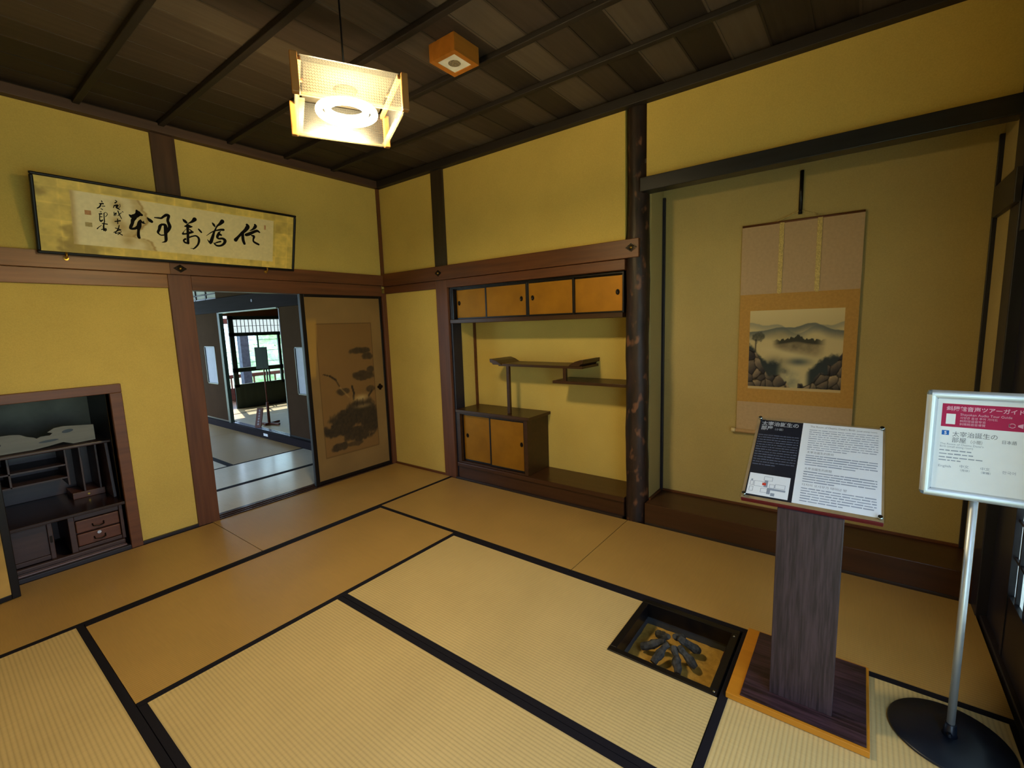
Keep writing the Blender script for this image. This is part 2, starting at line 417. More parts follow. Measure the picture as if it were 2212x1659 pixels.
# ceiling boards overlap like clapboards, one shallow step each
cb = MB()
for i in range(24):
    y1 = -i * 0.203; y0 = y1 - 0.203
    cb.box(-3.85, 0.05, y0, y1, ZC, ZC + 0.012 + 0.001 * (i % 2))
    cb.box(-3.85, 0.05, y1 - 0.012, y1, ZC - 0.0025, ZC)
struct('ceiling', cb, m_ceil)
# door wall (y = 0): plaster above the rail, left of the post with the desk niche
CX0, CX1, CZ = -3.45, -2.40, 1.14
wl = MB()
wl.box(-3.85, 0.02, 0.016, 0.11, 1.95, 3.1)
wl.box(CX1, -1.95, 0.016, 0.11, 0.0, 1.95); wl.box(CX0, CX1, 0.016, 0.11, CZ, 1.95); wl.box(-3.85, CX0, 0.016, 0.11, 0.0, 1.95)
struct('wall_left', wl, plaster)
nb = MB()
nb.box(CX0 - 0.02, CX1 + 0.02, 0.72, 0.74, -0.06, 1.2)
struct('wall_niche_back', nb, m_nichepaper)
nb = MB(); nb.box(CX1 + 0.006, CX1 + 0.03, 0.11, 0.72, -0.06, 1.2); nb.box(CX0 - 0.03, CX0 - 0.006, 0.11, 0.72, -0.06, 1.2)
nb.box(CX0 - 0.03, CX1 + 0.03, 0.11, 0.74, CZ + 0.01, CZ + 0.04); nb.box(CX0 - 0.03, CX1 + 0.03, 0.0, 0.74, -0.09, -0.03)
struct('wall_niche_side', nb, m_dark_z)
trim(B(CX0, CX1 + 0.0, -0.012, 0.03, -0.03, 0.03), m_dark_x)                                   # niche sill
trim(MB().box(CX1, CX1 + 0.068, -0.014, 0.11, 0.0, CZ).box(CX0 - 0.068, CX0, -0.014, 0.11, 0.0, CZ).box(CX0 - 0.068, CX1 + 0.068, -0.014, 0.11, CZ, CZ + 0.062), m_rail_x)
# posts and rails of the door wall
trim(B(-1.97, -1.817, -0.004, 0.12, -0.05, 1.985), m_post)
trim(B(-1.97, -1.817, -0.004, 0.11, 2.07, 3.02), m_wood('upper_post_wood', '#49301f', 'Z'))
trim(B(-0.035, 0.03, -0.004, 0.12, -0.05, 1.9), m_post)                                          # jamb by the corner
trim(B(-0.022, 0.012, -0.006, 0.05, 2.07, 3.0), m_post, 0.002)                                  # thin corner post
m_rail_l = m_wood('pale_rail_wood', '#86592f', 'X', 0.4, 0.3)
trim(B(-3.85, -1.956, -0.03, 0.016, 1.98, 2.085), m_rail_l, 0.002)
trim(B(-1.956, -0.022, -0.03, 0.016, 1.98, 2.085), m_rail_x, 0.002)                                     # nageshi
trim(MB().box(-1.817, -0.035, -0.004, 0.12, 1.868, 1.98), m_rail_x)                             # lintel with two grooves
trim(B(-3.85, -1.97, -0.004, 0.03, 1.88, 1.98), m_rail_l)
trim(B(-3.85, -1.97, -0.006, 0.02, -0.02, 0.022).box(-1.817, -0.035, -0.004, 0.005, -0.02, 0.0), m_dark_x, 0.002)
sill = MB().box(-1.817, -0.035, -0.004, 0.14, -0.05, -0.004)
for y0, y1 in ((0.0, 0.018), (0.046, 0.062), (0.09, 0.14)): sill.box(-1.817, -0.035, y0 + 0.002, y1, -0.004, 0.006)
trim(sill, m_wood('polished_sill', '#3a2720', 'X', 0.18, 0.25, 26, 0.6), 0.001)
trim(MB().box(-3.85, 0.0, -0.045, 0.02, ZR, 3.045), m_ceilx)                                    # ceiling edge rails
trim(MB().box(-0.045, 0.02, -4.72, 0.0, ZR, 3.045), m_ceilw)
for x in (-3.29, -2.835, -2.36, -1.905, -1.45, -0.995, -0.545):                                   # ceiling battens
    trim(B(x - 0.019, x + 0.019, -4.7, -0.04, 3.025, ZC - 0.003), m_ceilw, 0.004)
# alcove wall (x = 0)
wb = MB()
struct('wall_back_corner', B(0.016, 0.10, -0.80, 0.016, 0.0, 3.1), plaster)                                                       # narrow plaster by the corner
wb.box(0.016, 0.10, -2.76, -0.95, 1.95, 3.1)
struct('wall_back_alcove', B(0.016, 0.10, -4.75, -2.915, 2.48, 3.1), plaster)
struct('wall_back', wb, plaster)
XB = 0.355
struct('wall_shelf_niche', B(XB + 0.001, XB + 0.09, -2.80, -0.93, 0.0, 2.0), plaster)
struct('wall_shelf_niche_side', B(0.14, XB, -0.972, -0.93, 0.0, 2.0), plaster)
struct('ceiling_alcove', B(0.02, XB + 0.05, -4.75, -2.90, 2.60, 2.63), m_ceil)
ow = MB().box(0.45, 0.5, -4.9, 0.14, -0.3, 3.2).box(-0.05, 0.5, -4.9, -4.83, -0.3, 3.2).box(-3.95, 0.5, 0.0, 0.14, -0.3, -0.07).box(0.03, 0.5, 0.03, 0.13, -0.3, 3.2)
struct('wall_added_light_block', ow, plaster)  # unseen shell added to stop sky light leaking in around the alcove
struct('roof_added_light_block', B(-4.1, 3.3, -4.9, 5.75, 3.2, 3.3), m_dark_x)  # unseen slab added over all rooms to keep sky light out
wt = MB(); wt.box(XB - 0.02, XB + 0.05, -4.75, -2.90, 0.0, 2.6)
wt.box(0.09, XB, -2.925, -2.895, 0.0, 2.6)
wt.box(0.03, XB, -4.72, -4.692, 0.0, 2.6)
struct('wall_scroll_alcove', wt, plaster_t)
trim(B(-0.004, 0.12, -0.955, -0.80, -0.05, 1.98), m_post)
trim(B(-0.004, 0.10, -0.96, -0.805, 2.08, 3.02), m_wood('upper_post_wood_b', '#33281d', 'Z'))
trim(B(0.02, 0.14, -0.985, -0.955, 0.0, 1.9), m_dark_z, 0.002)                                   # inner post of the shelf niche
trim(B(0.325, XB, -0.988, -0.972, 0.7, 1.56), m_rail_y, 0.002)
trim(B(-0.004, 0.02, -0.80, -0.004, -0.02, 0.018), m_rail_y, 0.002)
trim(B(-0.032, 0.016, -2.88, -0.004, 1.97, 2.1), m_rail_y)                                       # nageshi
trim(B(-0.006, 0.03, -0.80, -0.004, 1.893, 1.97), m_rail_y)
trim(B(-0.016, 0.12, -2.77, -0.955, 1.893, 1.968), m_rail_y)
trim(B(-0.03, 0.08, -4.71, -2.885, 2.405, 2.497), m_wood('dark_lintel_beam', '#1f2024', 'Y', 0.35))   # beam over the scroll alcove
tt = MB(); tt.box(XB - 0.04, XB - 0.018, -2.945, -2.925, 0.165, 2.42).box(XB - 0.04, XB - 0.018, -4.695, -4.672, 0.165, 2.42)
trim(tt, m_dark_z, 0.002)
trim(B(-0.01, XB, -4.70, -2.925, 0.0, 0.163), m_floorbd)                                          # alcove floor with its front beam
trim(B(XB - 0.032, XB - 0.018, -4.672, -2.945, 0.163, 0.178).box(0.07, XB - 0.03, -2.94, -2.925, 0.163, 0.178), m_rail_y, 0.001)
trim(B(-0.006, XB, -2.76, -0.985, 0.13, 0.168).box(0.012, 0.1, -2.75, -0.985, 0.0, 0.13), m_floorbd)  # shelf niche floor
trim(B(-0.016, 0.004, -4.70, -2.93, -0.05, 0.016).box(-0.016, 0.012, -2.75, -0.96, -0.05, 0.016), m_dark_y, 0.002)
# natural round post between the niches
def wobp(a, h): return 1 + 0.035 * math.sin(3 * a + 2.1 * h) + 0.03 * math.sin(9 * h + a) + 0.02 * math.sin(23 * h + 2 * a)
pr = []
for i in range(49):
    h = -0.05 + 3.08 * i / 48; r = 0.083 - 0.012 * min(1, max(0, (h - 2.0) / 0.5)); pr.append((r, h))
post = build('alcove_post', MB().lathe((0.062, -2.838, 0), pr, 28, wob=wobp), m_barkpost, loc=(0.062, -2.838, 0))
tag(post, 'rough dark bark log post between the shelf niche and the scroll alcove', 'post')
# right wall (y = -4.70): post, dark board, paper window, then the open veranda side beyond the picture
YR = -4.70
wr = MB(); wr.box(-3.85, 0.05, YR - 0.10, YR - 0.012, 2.0, 3.1); struct('wall_right', wr, plaster)
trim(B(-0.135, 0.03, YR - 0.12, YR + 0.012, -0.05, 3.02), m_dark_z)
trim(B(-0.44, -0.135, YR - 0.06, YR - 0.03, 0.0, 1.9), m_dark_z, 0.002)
trim(B(-3.85, -0.135, YR - 0.10, YR + 0.004, 1.87, 2.09), m_dark_x)
trim(B(-0.135, 0.31, YR + 0.0, YR + 0.032, 2.0, 2.155), m_dark_x)
trim(B(-3.85, -0.135, YR - 0.12, YR - 0.004, -0.05, 0.012), m_dark_x)
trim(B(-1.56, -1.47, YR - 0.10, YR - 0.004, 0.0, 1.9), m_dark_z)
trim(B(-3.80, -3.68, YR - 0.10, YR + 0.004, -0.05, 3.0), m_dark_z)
sj = MB(); sx0, sx1 = -1.47, -0.44; yf = YR - 0.05
sj.box(sx0, sx0 + 0.035, yf, yf + 0.03, 0.01, 1.87).box(sx1 - 0.035, sx1, yf, yf + 0.03, 0.01, 1.87)
sj.box(sx0, sx1, yf, yf + 0.03, 1.83, 1.87).box(sx0, sx1, yf + 0.004, yf + 0.026, 0.01, 0.30)
for i in range(1, 9): x = sx0 + (sx1 - sx0) * i / 9; sj.box(x - 0.006, x + 0.006, yf + 0.008, yf + 0.022, 0.3, 1.83)
for i in range(1, 9): z = 0.3 + 1.53 * i / 9; sj.box(sx0, sx1, yf + 0.010, yf + 0.020, z - 0.006, z + 0.006)
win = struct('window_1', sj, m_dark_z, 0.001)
build('paper', B(sx0 + 0.01, sx1 - 0.01, yf + 0.004, yf + 0.008, 0.3, 1.83), m_shoji, win)
# wall behind the viewer
struct('wall_rear', B(-3.90, -3.80, -4.80, 0.1, 0.0, 3.1), plaster)

# sliding door with the ink painting (door_1)
d = MB(); dx0, dx1, dy0, dy1, dz0, dz1 = -0.955, -0.036, 0.018, 0.044, 0.008, 1.872
d.box(dx0, dx0 + 0.042, dy0 - 0.006, dy1 + 0.006, dz0, dz1).box(dx1 - 0.03, dx1, dy0, dy1, dz0, dz1)
d.box(dx0 + 0.042, dx1 - 0.03, dy0, dy1, dz0, dz0 + 0.035).box(dx0 + 0.042, dx1 - 0.03, dy0, dy1, dz1 - 0.03, dz1)
door1 = struct('door_1', d, m_lacq, 0.004)
m_fuspaper = m_plain('aged_door_paper', '#54402c', 0.9, 0, 0.05)
build('core_panel', B(dx0 + 0.03, dx1 - 0.02, dy0 + 0.01, dy1 - 0.004, dz0 + 0.02, dz1 - 0.02), m_fuspaper, door1)
def fus(S, T):
    n = fbm(S*3, T*6, 3); img = np.zeros(S.shape + (3,)) + np.array([128, 100, 58])/255
    img = img * (0.92 + 0.16*n)[..., None]
    # older inner sheet
    ins = (sst(0.10, 0.115, S) * (1 - sst(0.845, 0.86, S)) * sst(0.115, 0.125, T) * (1 - sst(0.855, 0.862, T)))
    img = over(img, (112, 78, 38), ins*0.55)
    edge = np.clip(ins*(1-ins)*4, 0, 1); img = over(img, (70, 48, 22), edge*0.6)
    # torn, lighter patch at the upper left
    lb = 0.085 + 0.03*np.sin(T*9); img = over(img, (168, 128, 58), (1-sst(lb, lb+0.02, S))*sst(0.55, 0.6, T)*(1-sst(0.86, 0.9, T)) * 0.7)
    n1 = fbm(S*16, T*28, 9); n2 = fbm(S*40, T*70, 21, 3)
    def blob(cx, cy, rx, ry, k=1.0, soft=0.55):
        dd = ((S-cx)/rx)**2 + ((T-cy)/ry)**2
        return np.clip(sst(1.15, soft, dd + (n1-0.5)*1.3), 0, 1)*k
    ink = np.zeros_like(S)
    for c in ((0.66,0.70,0.15,0.022,.85),(0.76,0.665,0.09,0.022,.8),(0.70,0.555,0.16,0.03,.85),(0.80,0.585,0.06,0.02,.8),(0.40,0.475,0.10,0.022,.8),(0.78,0.47,0.07,0.02,.7),
              (0.62,0.34,0.26,0.085,1),(0.40,0.315,0.22,0.06,1),(0.76,0.28,0.16,0.09,1),(0.30,0.265,0.2,0.045,1),(0.55,0.22,0.2,0.05,.95),(0.30,0.165,0.12,0.025,.9),(0.50,0.165,0.12,0.018,.7)):
        ink = np.maximum(ink, blob(*c))
    ink *= ins; img = over(img, (38, 32, 24), ink*(0.62+0.38*n2))
    # branch and two cranes
    def seg(x0, y0, x1, y1, w, al, col=(40, 32, 22)):
        nonlocal img
        tt = np.clip(((S-x0)*(x1-x0)*0.25+(T-y0)*(y1-y0))/(((x1-x0)**2)*0.25+(y1-y0)**2+1e-9), 0, 1)
        dd = np.hypot((S-(x0+tt*(x1-x0)))*0.5, T-(y0+tt*(y1-y0))); img = over(img, col, (1-sst(w*0.6, w, dd))*al)
    seg(.16,.585,.24,.572,.004,.9); seg(.24,.572,.31,.548,.007,.9); seg(.31,.548,.35,.51,.005,.7); seg(.36,.50,.47,.44,.005,.6, (150,120,70)); seg(.52,.50,.54,.46,.008,.9); seg(.54,.46,.53,.425,.008,.9)
    img = over(img, (186, 156, 100), np.exp(-(((S-.64)/.10)**2+((T-.425)/.018)**2))*0.85); img = over(img, (176, 146, 92), np.exp(-(((S-.66)/.12)**2+((T-.375)/.012)**2))*0.5); seg(.75,.43,.80,.455,.008,.7); seg(.58,.42,.57,.38,.004,.7); seg(.66,.42,.66,.38,.004,.7)
    return img
painted('painting', (dx0 + 0.042, dy0 + 0.006, dz0 + 0.035), (1, 0, 0), (0, 0, 1), dx1 - dx0 - 0.072, dz1 - dz0 - 0.065, 110, 220, fus, m_paint, door1)
hb = MB()
for k in range(4):
    a = math.pi/4 + k*math.pi/2; hb.lathe((-0.127 + 0.019*math.cos(a + math.pi/4), dy0 + 0.002, 0.893 + 0.019*math.sin(a + math.pi/4)), [(0.016, -0.002), (0.016, 0.004)], 14, 'y')
hb.lathe((-0.127, dy0, 0.893), [(0.012, -0.004), (0.014, 0.004)], 14, 'y')
build('handle', hb, m_metal, door1)

#ROOMS
# ================================================================== rooms seen through the doorway
XW = -0.18; Y2 = 5.60
floor2 = MB().box(-3.85, XW + 0.02, 0.14, Y2, -0.12, -0.057).box(XW, 3.2, 0.14, 7.2, -0.02, 0.043)
struct('floor_back_rooms', floor2, m_floorbd)
struct('ceiling_back_rooms', B(-3.85, 3.2, 0.12, Y2 + 0.1, 2.95, 3.0), m_wood('back_room_ceiling_wood', '#2c221e', 'X', 0.8, 0.2, 26, 0.05))
w2 = MB()
w2.box(XW - 0.02, XW + 0.06, 0.14, 3.9, 2.06, 2.95).box(XW - 0.02, XW + 0.06, 3.9, Y2, 2.62, 2.95)
struct('wall_side_room', w2, m_brownpaper)
struct('wall_far_left', MB().box(-3.95, -3.85, 0.12, 0.45, -0.06, 2.95).box(-3.95, -3.85, 3.4, Y2, -0.06, 2.95).box(-3.95, -3.85, 0.45, 3.4, 2.1, 2.95), m_brownpaper)  # opening added out of view to let sky onto the doorway mats
w3 = MB().box(-3.85, -3.4, Y2, Y2 + 0.08, -0.06, 2.95).box(-3.4, -0.3, Y2, Y2 + 0.08, 2.2, 2.95).box(-0.3, XW, Y2, Y2 + 0.08, -0.06, 2.95)  # wide far opening added to light the back room floor
struct('wall_far', w3, m_brownpaper)
w3 = MB().box(XW, 3.2, 5.165, 5.235, 1.836, 2.95).box(2.3, 3.2, 5.165, 5.235, 0.0, 1.84)
struct('wall_window_room', w3, m_lintel)
struct('wall_window_room_side', MB().box(3.1, 3.2, 0.14, 5.2, 0.0, 2.95).box(XW, 3.2, 0.12, 0.14, -0.05, 2.95), m_brownpaper)
trim(B(XW - 0.05, XW + 0.07, 0.14, Y2, -0.05, 0.098), m_backrail)                                     # raised sill
tr = MB()
for k in range(3): tr.box(XW + 0.0 + k*0.03, XW + 0.012 + k*0.03, 2.0, 3.83, 0.098, 0.102)
trim(tr, m_wood('worn_sill_strip', '#8f8fa0', 'Y', 0.2, 0.1), 0.0)
trim(B(XW - 0.05, XW + 0.07, 0.14, Y2, 1.845, 2.06), m_backrail)                                      # rail over the opening
trim(B(XW - 0.03, XW + 0.05, 2.0, 3.83, 1.832, 1.846), m_wood('pale_groove', '#8f9a8c', 'Y', 0.4, 0.1), 0.0)
trim(B(XW - 0.03, XW + 0.025, 3.82, 3.90, 0.09, 1.85), m_greenish_wood)                                # jamb of the opening
# paper transom over the rail
ts = MB()
for y in (3.9, 4.32, 4.74, 5.16, 5.58): ts.box(XW - 0.01, XW + 0.03, y - 0.015, y + 0.015, 2.06, 2.62)
ts.box(XW - 0.01, XW + 0.03, 3.9, Y2, 2.06, 2.085).box(XW - 0.01, XW + 0.03, 3.9, Y2, 2.14, 2.155).box(XW - 0.01, XW + 0.03, 3.9, Y2, 2.60, 2.62)
w_t = struct('window_2', ts, m_dark_y); build('paper', B(XW + 0.008, XW + 0.012, 3.9, Y2, 2.06, 2.62), m_shoji, w_t)
# brown sliding panels each with a paper inset
for n, (y0, y1, xo, wy0, wy1) in enumerate(((0.9, 2.0, 0.012, 1.28, 1.68), (3.9, 5.0, -0.004, 4.16, 4.58))):
    p = MB(); x0 = XW + xo - 0.014; x1 = x0 + 0.028
    p.box(x0, x1, y0, y1, 0.10, 0.70).box(x0, x1, y0, y1, 1.32, 1.846).box(x0, x1, y0, wy0, 0.70, 1.32).box(x0, x1, wy1, y1, 0.70, 1.32)
    dr = struct('door_%d' % (n + 2), p, m_brownpaper, 0.002)
    fr = MB(); e = 0.014
    fr.box(x0 - 0.003, x1 + 0.003, wy0, wy0 + e, 0.70, 1.32).box(x0 - 0.003, x1 + 0.003, wy1 - e, wy1, 0.70, 1.32).box(x0 - 0.003, x1 + 0.003, wy0, wy1, 0.70, 0.70 + e).box(x0 - 0.003, x1 + 0.003, wy0, wy1, 1.32 - e, 1.32)
    fr.box(x0 - 0.004, x1 + 0.004, y0, y0 + 0.02, 0.10, 1.846).box(x0 - 0.004, x1 + 0.004, y1 - 0.02, y1, 0.10, 1.846).box(x0 - 0.004, x1 + 0.004, y0, y1, 0.10, 0.125)
    build('frame', fr, m_lacq, dr)
    build('paper_inset', B(x0 + 0.010, x0 + 0.014, wy0, wy1, 0.70, 1.32), m_plain('pale_inset_paper', '#b4b8c6', 0.9, 0, 0.05, 0.04), dr)
# window screen of the tatami room
WX0, WX1, WY = 0.44, 2.3, 5.17
wf = MB(); y0, y1 = WY, WY + 0.04
wf.box(WX0, WX0 + 0.085, y0, y1, 0.045, 1.835).box(WX0, WX1, y0, y1, 1.77, 1.835).box(WX0, WX1, y0, y1, 1.46, 1.525).box(WX0, WX1, y0, y1, 0.785, 0.865).box(WX0, WX1, y0, y1, 0.50, 0.555).box(WX0, WX1, y0 + 0.01, y1, 0.045, 0.5)
wf.box(1.32, 1.37, y0, y1, 0.5, 1.5)
for x in (0.94, 1.8): wf.box(x - 0.012, x + 0.012, y0 + 0.01, y1, 0.86, 1.46)
for x in (1.05, 1.10): wf.box(x - 0.010, x + 0.010, y0 + 0.01, y1, 0.55, 0.79)
for i in range(0, 26): x = WX0 + 0.085 + i*0.069; wf.box(x - 0.004, x + 0.004, y0 + 0.012, y1 - 0.01, 1.525, 1.77)
wf.box(WX0, WX1, y0 + 0.012, y1 - 0.01, 1.644, 1.652)
w3o = struct('window_3', wf, m_greenish_wood, 0.002)
build('paper', B(WX0, WX1, y0 + 0.03, y0 + 0.034, 1.52, 1.78), m_shoji, w3o)
build('glass', B(WX0 + 0.08, WX1, y0 + 0.022, y0 + 0.026, 0.55, 1.47), m_glass, w3o)
# veranda beyond with its outer glazing
trim(B(-0.2, 3.2, 6.9, 7.0, 0.0, 0.30).box(-0.2, 3.2, 6.9, 6.98, 1.72, 1.84).box(-0.2, 3.2, 6.9, 6.96, 0.52, 0.60), m_wood('reddish_veranda_rail', '#6b3527', 'X'))
vb = MB()
for i in range(14): vb.box(-0.15 + i*0.24, -0.12 + i*0.24, 6.91, 6.95, 0.3, 0.52)
trim(vb, m_wood('veranda_baluster', '#7a4535', 'Z'))
gz = MB()
for z in (0.85, 1.1, 1.35, 1.6): gz.box(-0.2, 3.2, 6.92, 6.935, z - 0.005, z + 0.005)
trim(gz, m_dark_x, 0.0)
trim(B(1.16, 1.33, 6.5, 6.66, 0.0, 2.6), m_bark)                                                    # veranda post seen through the glass

#MATS
# ================================================================== tatami mats
BW = 0.031
def mat_(x0, x1, y0, y1, axis, borders, h, label, hole=None, z=0.0, group='tatami mats of the main room'):
    o = thing('tatami_mat', label, 'tatami mat', ((x0+x1)/2, (y0+y1)/2, z - 0.055), group)
    e = 0.0012; m = MB()
    bx0 = x0 + e; bx1 = x1 - e; by0 = y0 + e; by1 = y1 - e
    if hole:
        hx0, hx1, hy0, hy1 = hole
        m.box(bx0, hx0, by0, by1, z-0.055, z).box(hx0, hx1, hy1, by1, z-0.055, z)
        if hy0 > by0 + 0.01: m.box(hx0, hx1, by0, hy0, z-0.055, z)
        if hx1 < bx1 - 0.02: m.box(hx1, bx1, by0, by1, z-0.055, z)
    else: m.box(bx0, bx1, by0, by1, z-0.055, z)
    build('rush_top', m, tat(h, axis), o)
    for side, wd in borders:
        q = MB(); t = z + 0.0022
        if side == 'y0': q.box(bx0, bx1, by0 - 0.0005, by0 + wd, z-0.05, t)
        if side == 'y1': q.box(bx0, bx1, by1 - wd, by1 + 0.0005, z-0.05, t)
        if side == 'x0': q.box(bx0 - 0.0005, bx0 + wd, by0, by1, z-0.05, t)
        if side == 'x1':
            if hole and hole[1] >= x1 - 0.06: q.box(bx1 - wd, bx1 + 0.0005, hole[3], by1, z-0.05, t)
            else: q.box(bx1 - wd, bx1 + 0.0005, by0, by1, z-0.05, t)
        build('cloth_border', q, m_cloth, o, bevel=0.001)
    return o
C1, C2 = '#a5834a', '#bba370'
Y1, YY2 = -0.904, -1.842
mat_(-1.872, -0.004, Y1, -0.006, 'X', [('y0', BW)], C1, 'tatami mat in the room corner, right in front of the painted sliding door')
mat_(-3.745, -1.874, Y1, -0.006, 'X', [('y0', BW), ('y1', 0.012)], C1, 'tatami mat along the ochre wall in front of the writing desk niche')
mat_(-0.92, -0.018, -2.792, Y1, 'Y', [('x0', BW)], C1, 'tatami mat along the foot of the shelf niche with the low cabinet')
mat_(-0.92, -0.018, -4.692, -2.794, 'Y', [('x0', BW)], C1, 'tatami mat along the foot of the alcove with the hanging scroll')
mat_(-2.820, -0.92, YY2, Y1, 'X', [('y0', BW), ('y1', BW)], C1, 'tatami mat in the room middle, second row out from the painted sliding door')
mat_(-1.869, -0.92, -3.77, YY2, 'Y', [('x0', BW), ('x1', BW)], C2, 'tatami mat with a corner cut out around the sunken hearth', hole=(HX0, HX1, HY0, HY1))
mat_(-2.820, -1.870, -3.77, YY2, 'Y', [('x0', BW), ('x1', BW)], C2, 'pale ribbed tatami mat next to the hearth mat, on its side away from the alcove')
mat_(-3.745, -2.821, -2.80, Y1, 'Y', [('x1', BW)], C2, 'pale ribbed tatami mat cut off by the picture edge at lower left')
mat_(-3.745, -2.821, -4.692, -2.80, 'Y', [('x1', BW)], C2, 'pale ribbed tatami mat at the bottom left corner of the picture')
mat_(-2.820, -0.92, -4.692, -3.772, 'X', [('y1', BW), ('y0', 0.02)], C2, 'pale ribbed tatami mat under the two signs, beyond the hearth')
G2 = 'tatami mats of the room behind the doorway'
P1, P2 = '#cfc8b6', '#96794a'  # P1 is paled to put window sheen into the mat colour
mat_(-2.0, XW - 0.052, 0.142, 0.80, 'X', [('y1', BW)], P1, 'sheen-paled tatami mat just behind the doorway sill', group=G2)
mat_(-2.0, XW - 0.052, 0.802, 1.62, 'X', [('y1', BW), ('y0', BW)], P1, 'sheen-paled tatami mat behind the doorway, second one in', group=G2)
mat_(-1.10, XW - 0.052, 1.622, 3.5, 'Y', [('x0', BW)], P2, 'brown tatami mat behind the doorway, lying below the raised sill', group=G2)
mat_(-2.0, -1.102, 1.622, 3.5, 'Y', [('x1', BW)], P1, 'sheen-paled tatami mat behind the doorway, only a corner of it in view', group=G2)
mat_(-1.10, XW - 0.052, 3.502, Y2 - 0.02, 'Y', [('x0', BW)], P2, 'farthest brown tatami mat of the back room, against the door post edge', group=G2)
G3 = 'tatami mats of the window room'
mat_(XW + 0.072, 0.93, 1.9, 3.9, 'Y', [('x1', BW)], '#a98f5e', 'tatami mat behind the raised sill, under the cross-footed stand', z=0.1, group=G3)
mat_(XW + 0.072, 1.9, 3.902, 4.6, 'X', [('y1', BW)], '#b39a70', 'tatami mat in the window room, second from the raised sill stand', z=0.1, group=G3)
mat_(XW + 0.072, 1.9, 4.602, 5.16, 'X', [('y0', 0.01)], '#a88c5e', 'tatami mat at the foot of the garden window', z=0.1, group=G3)
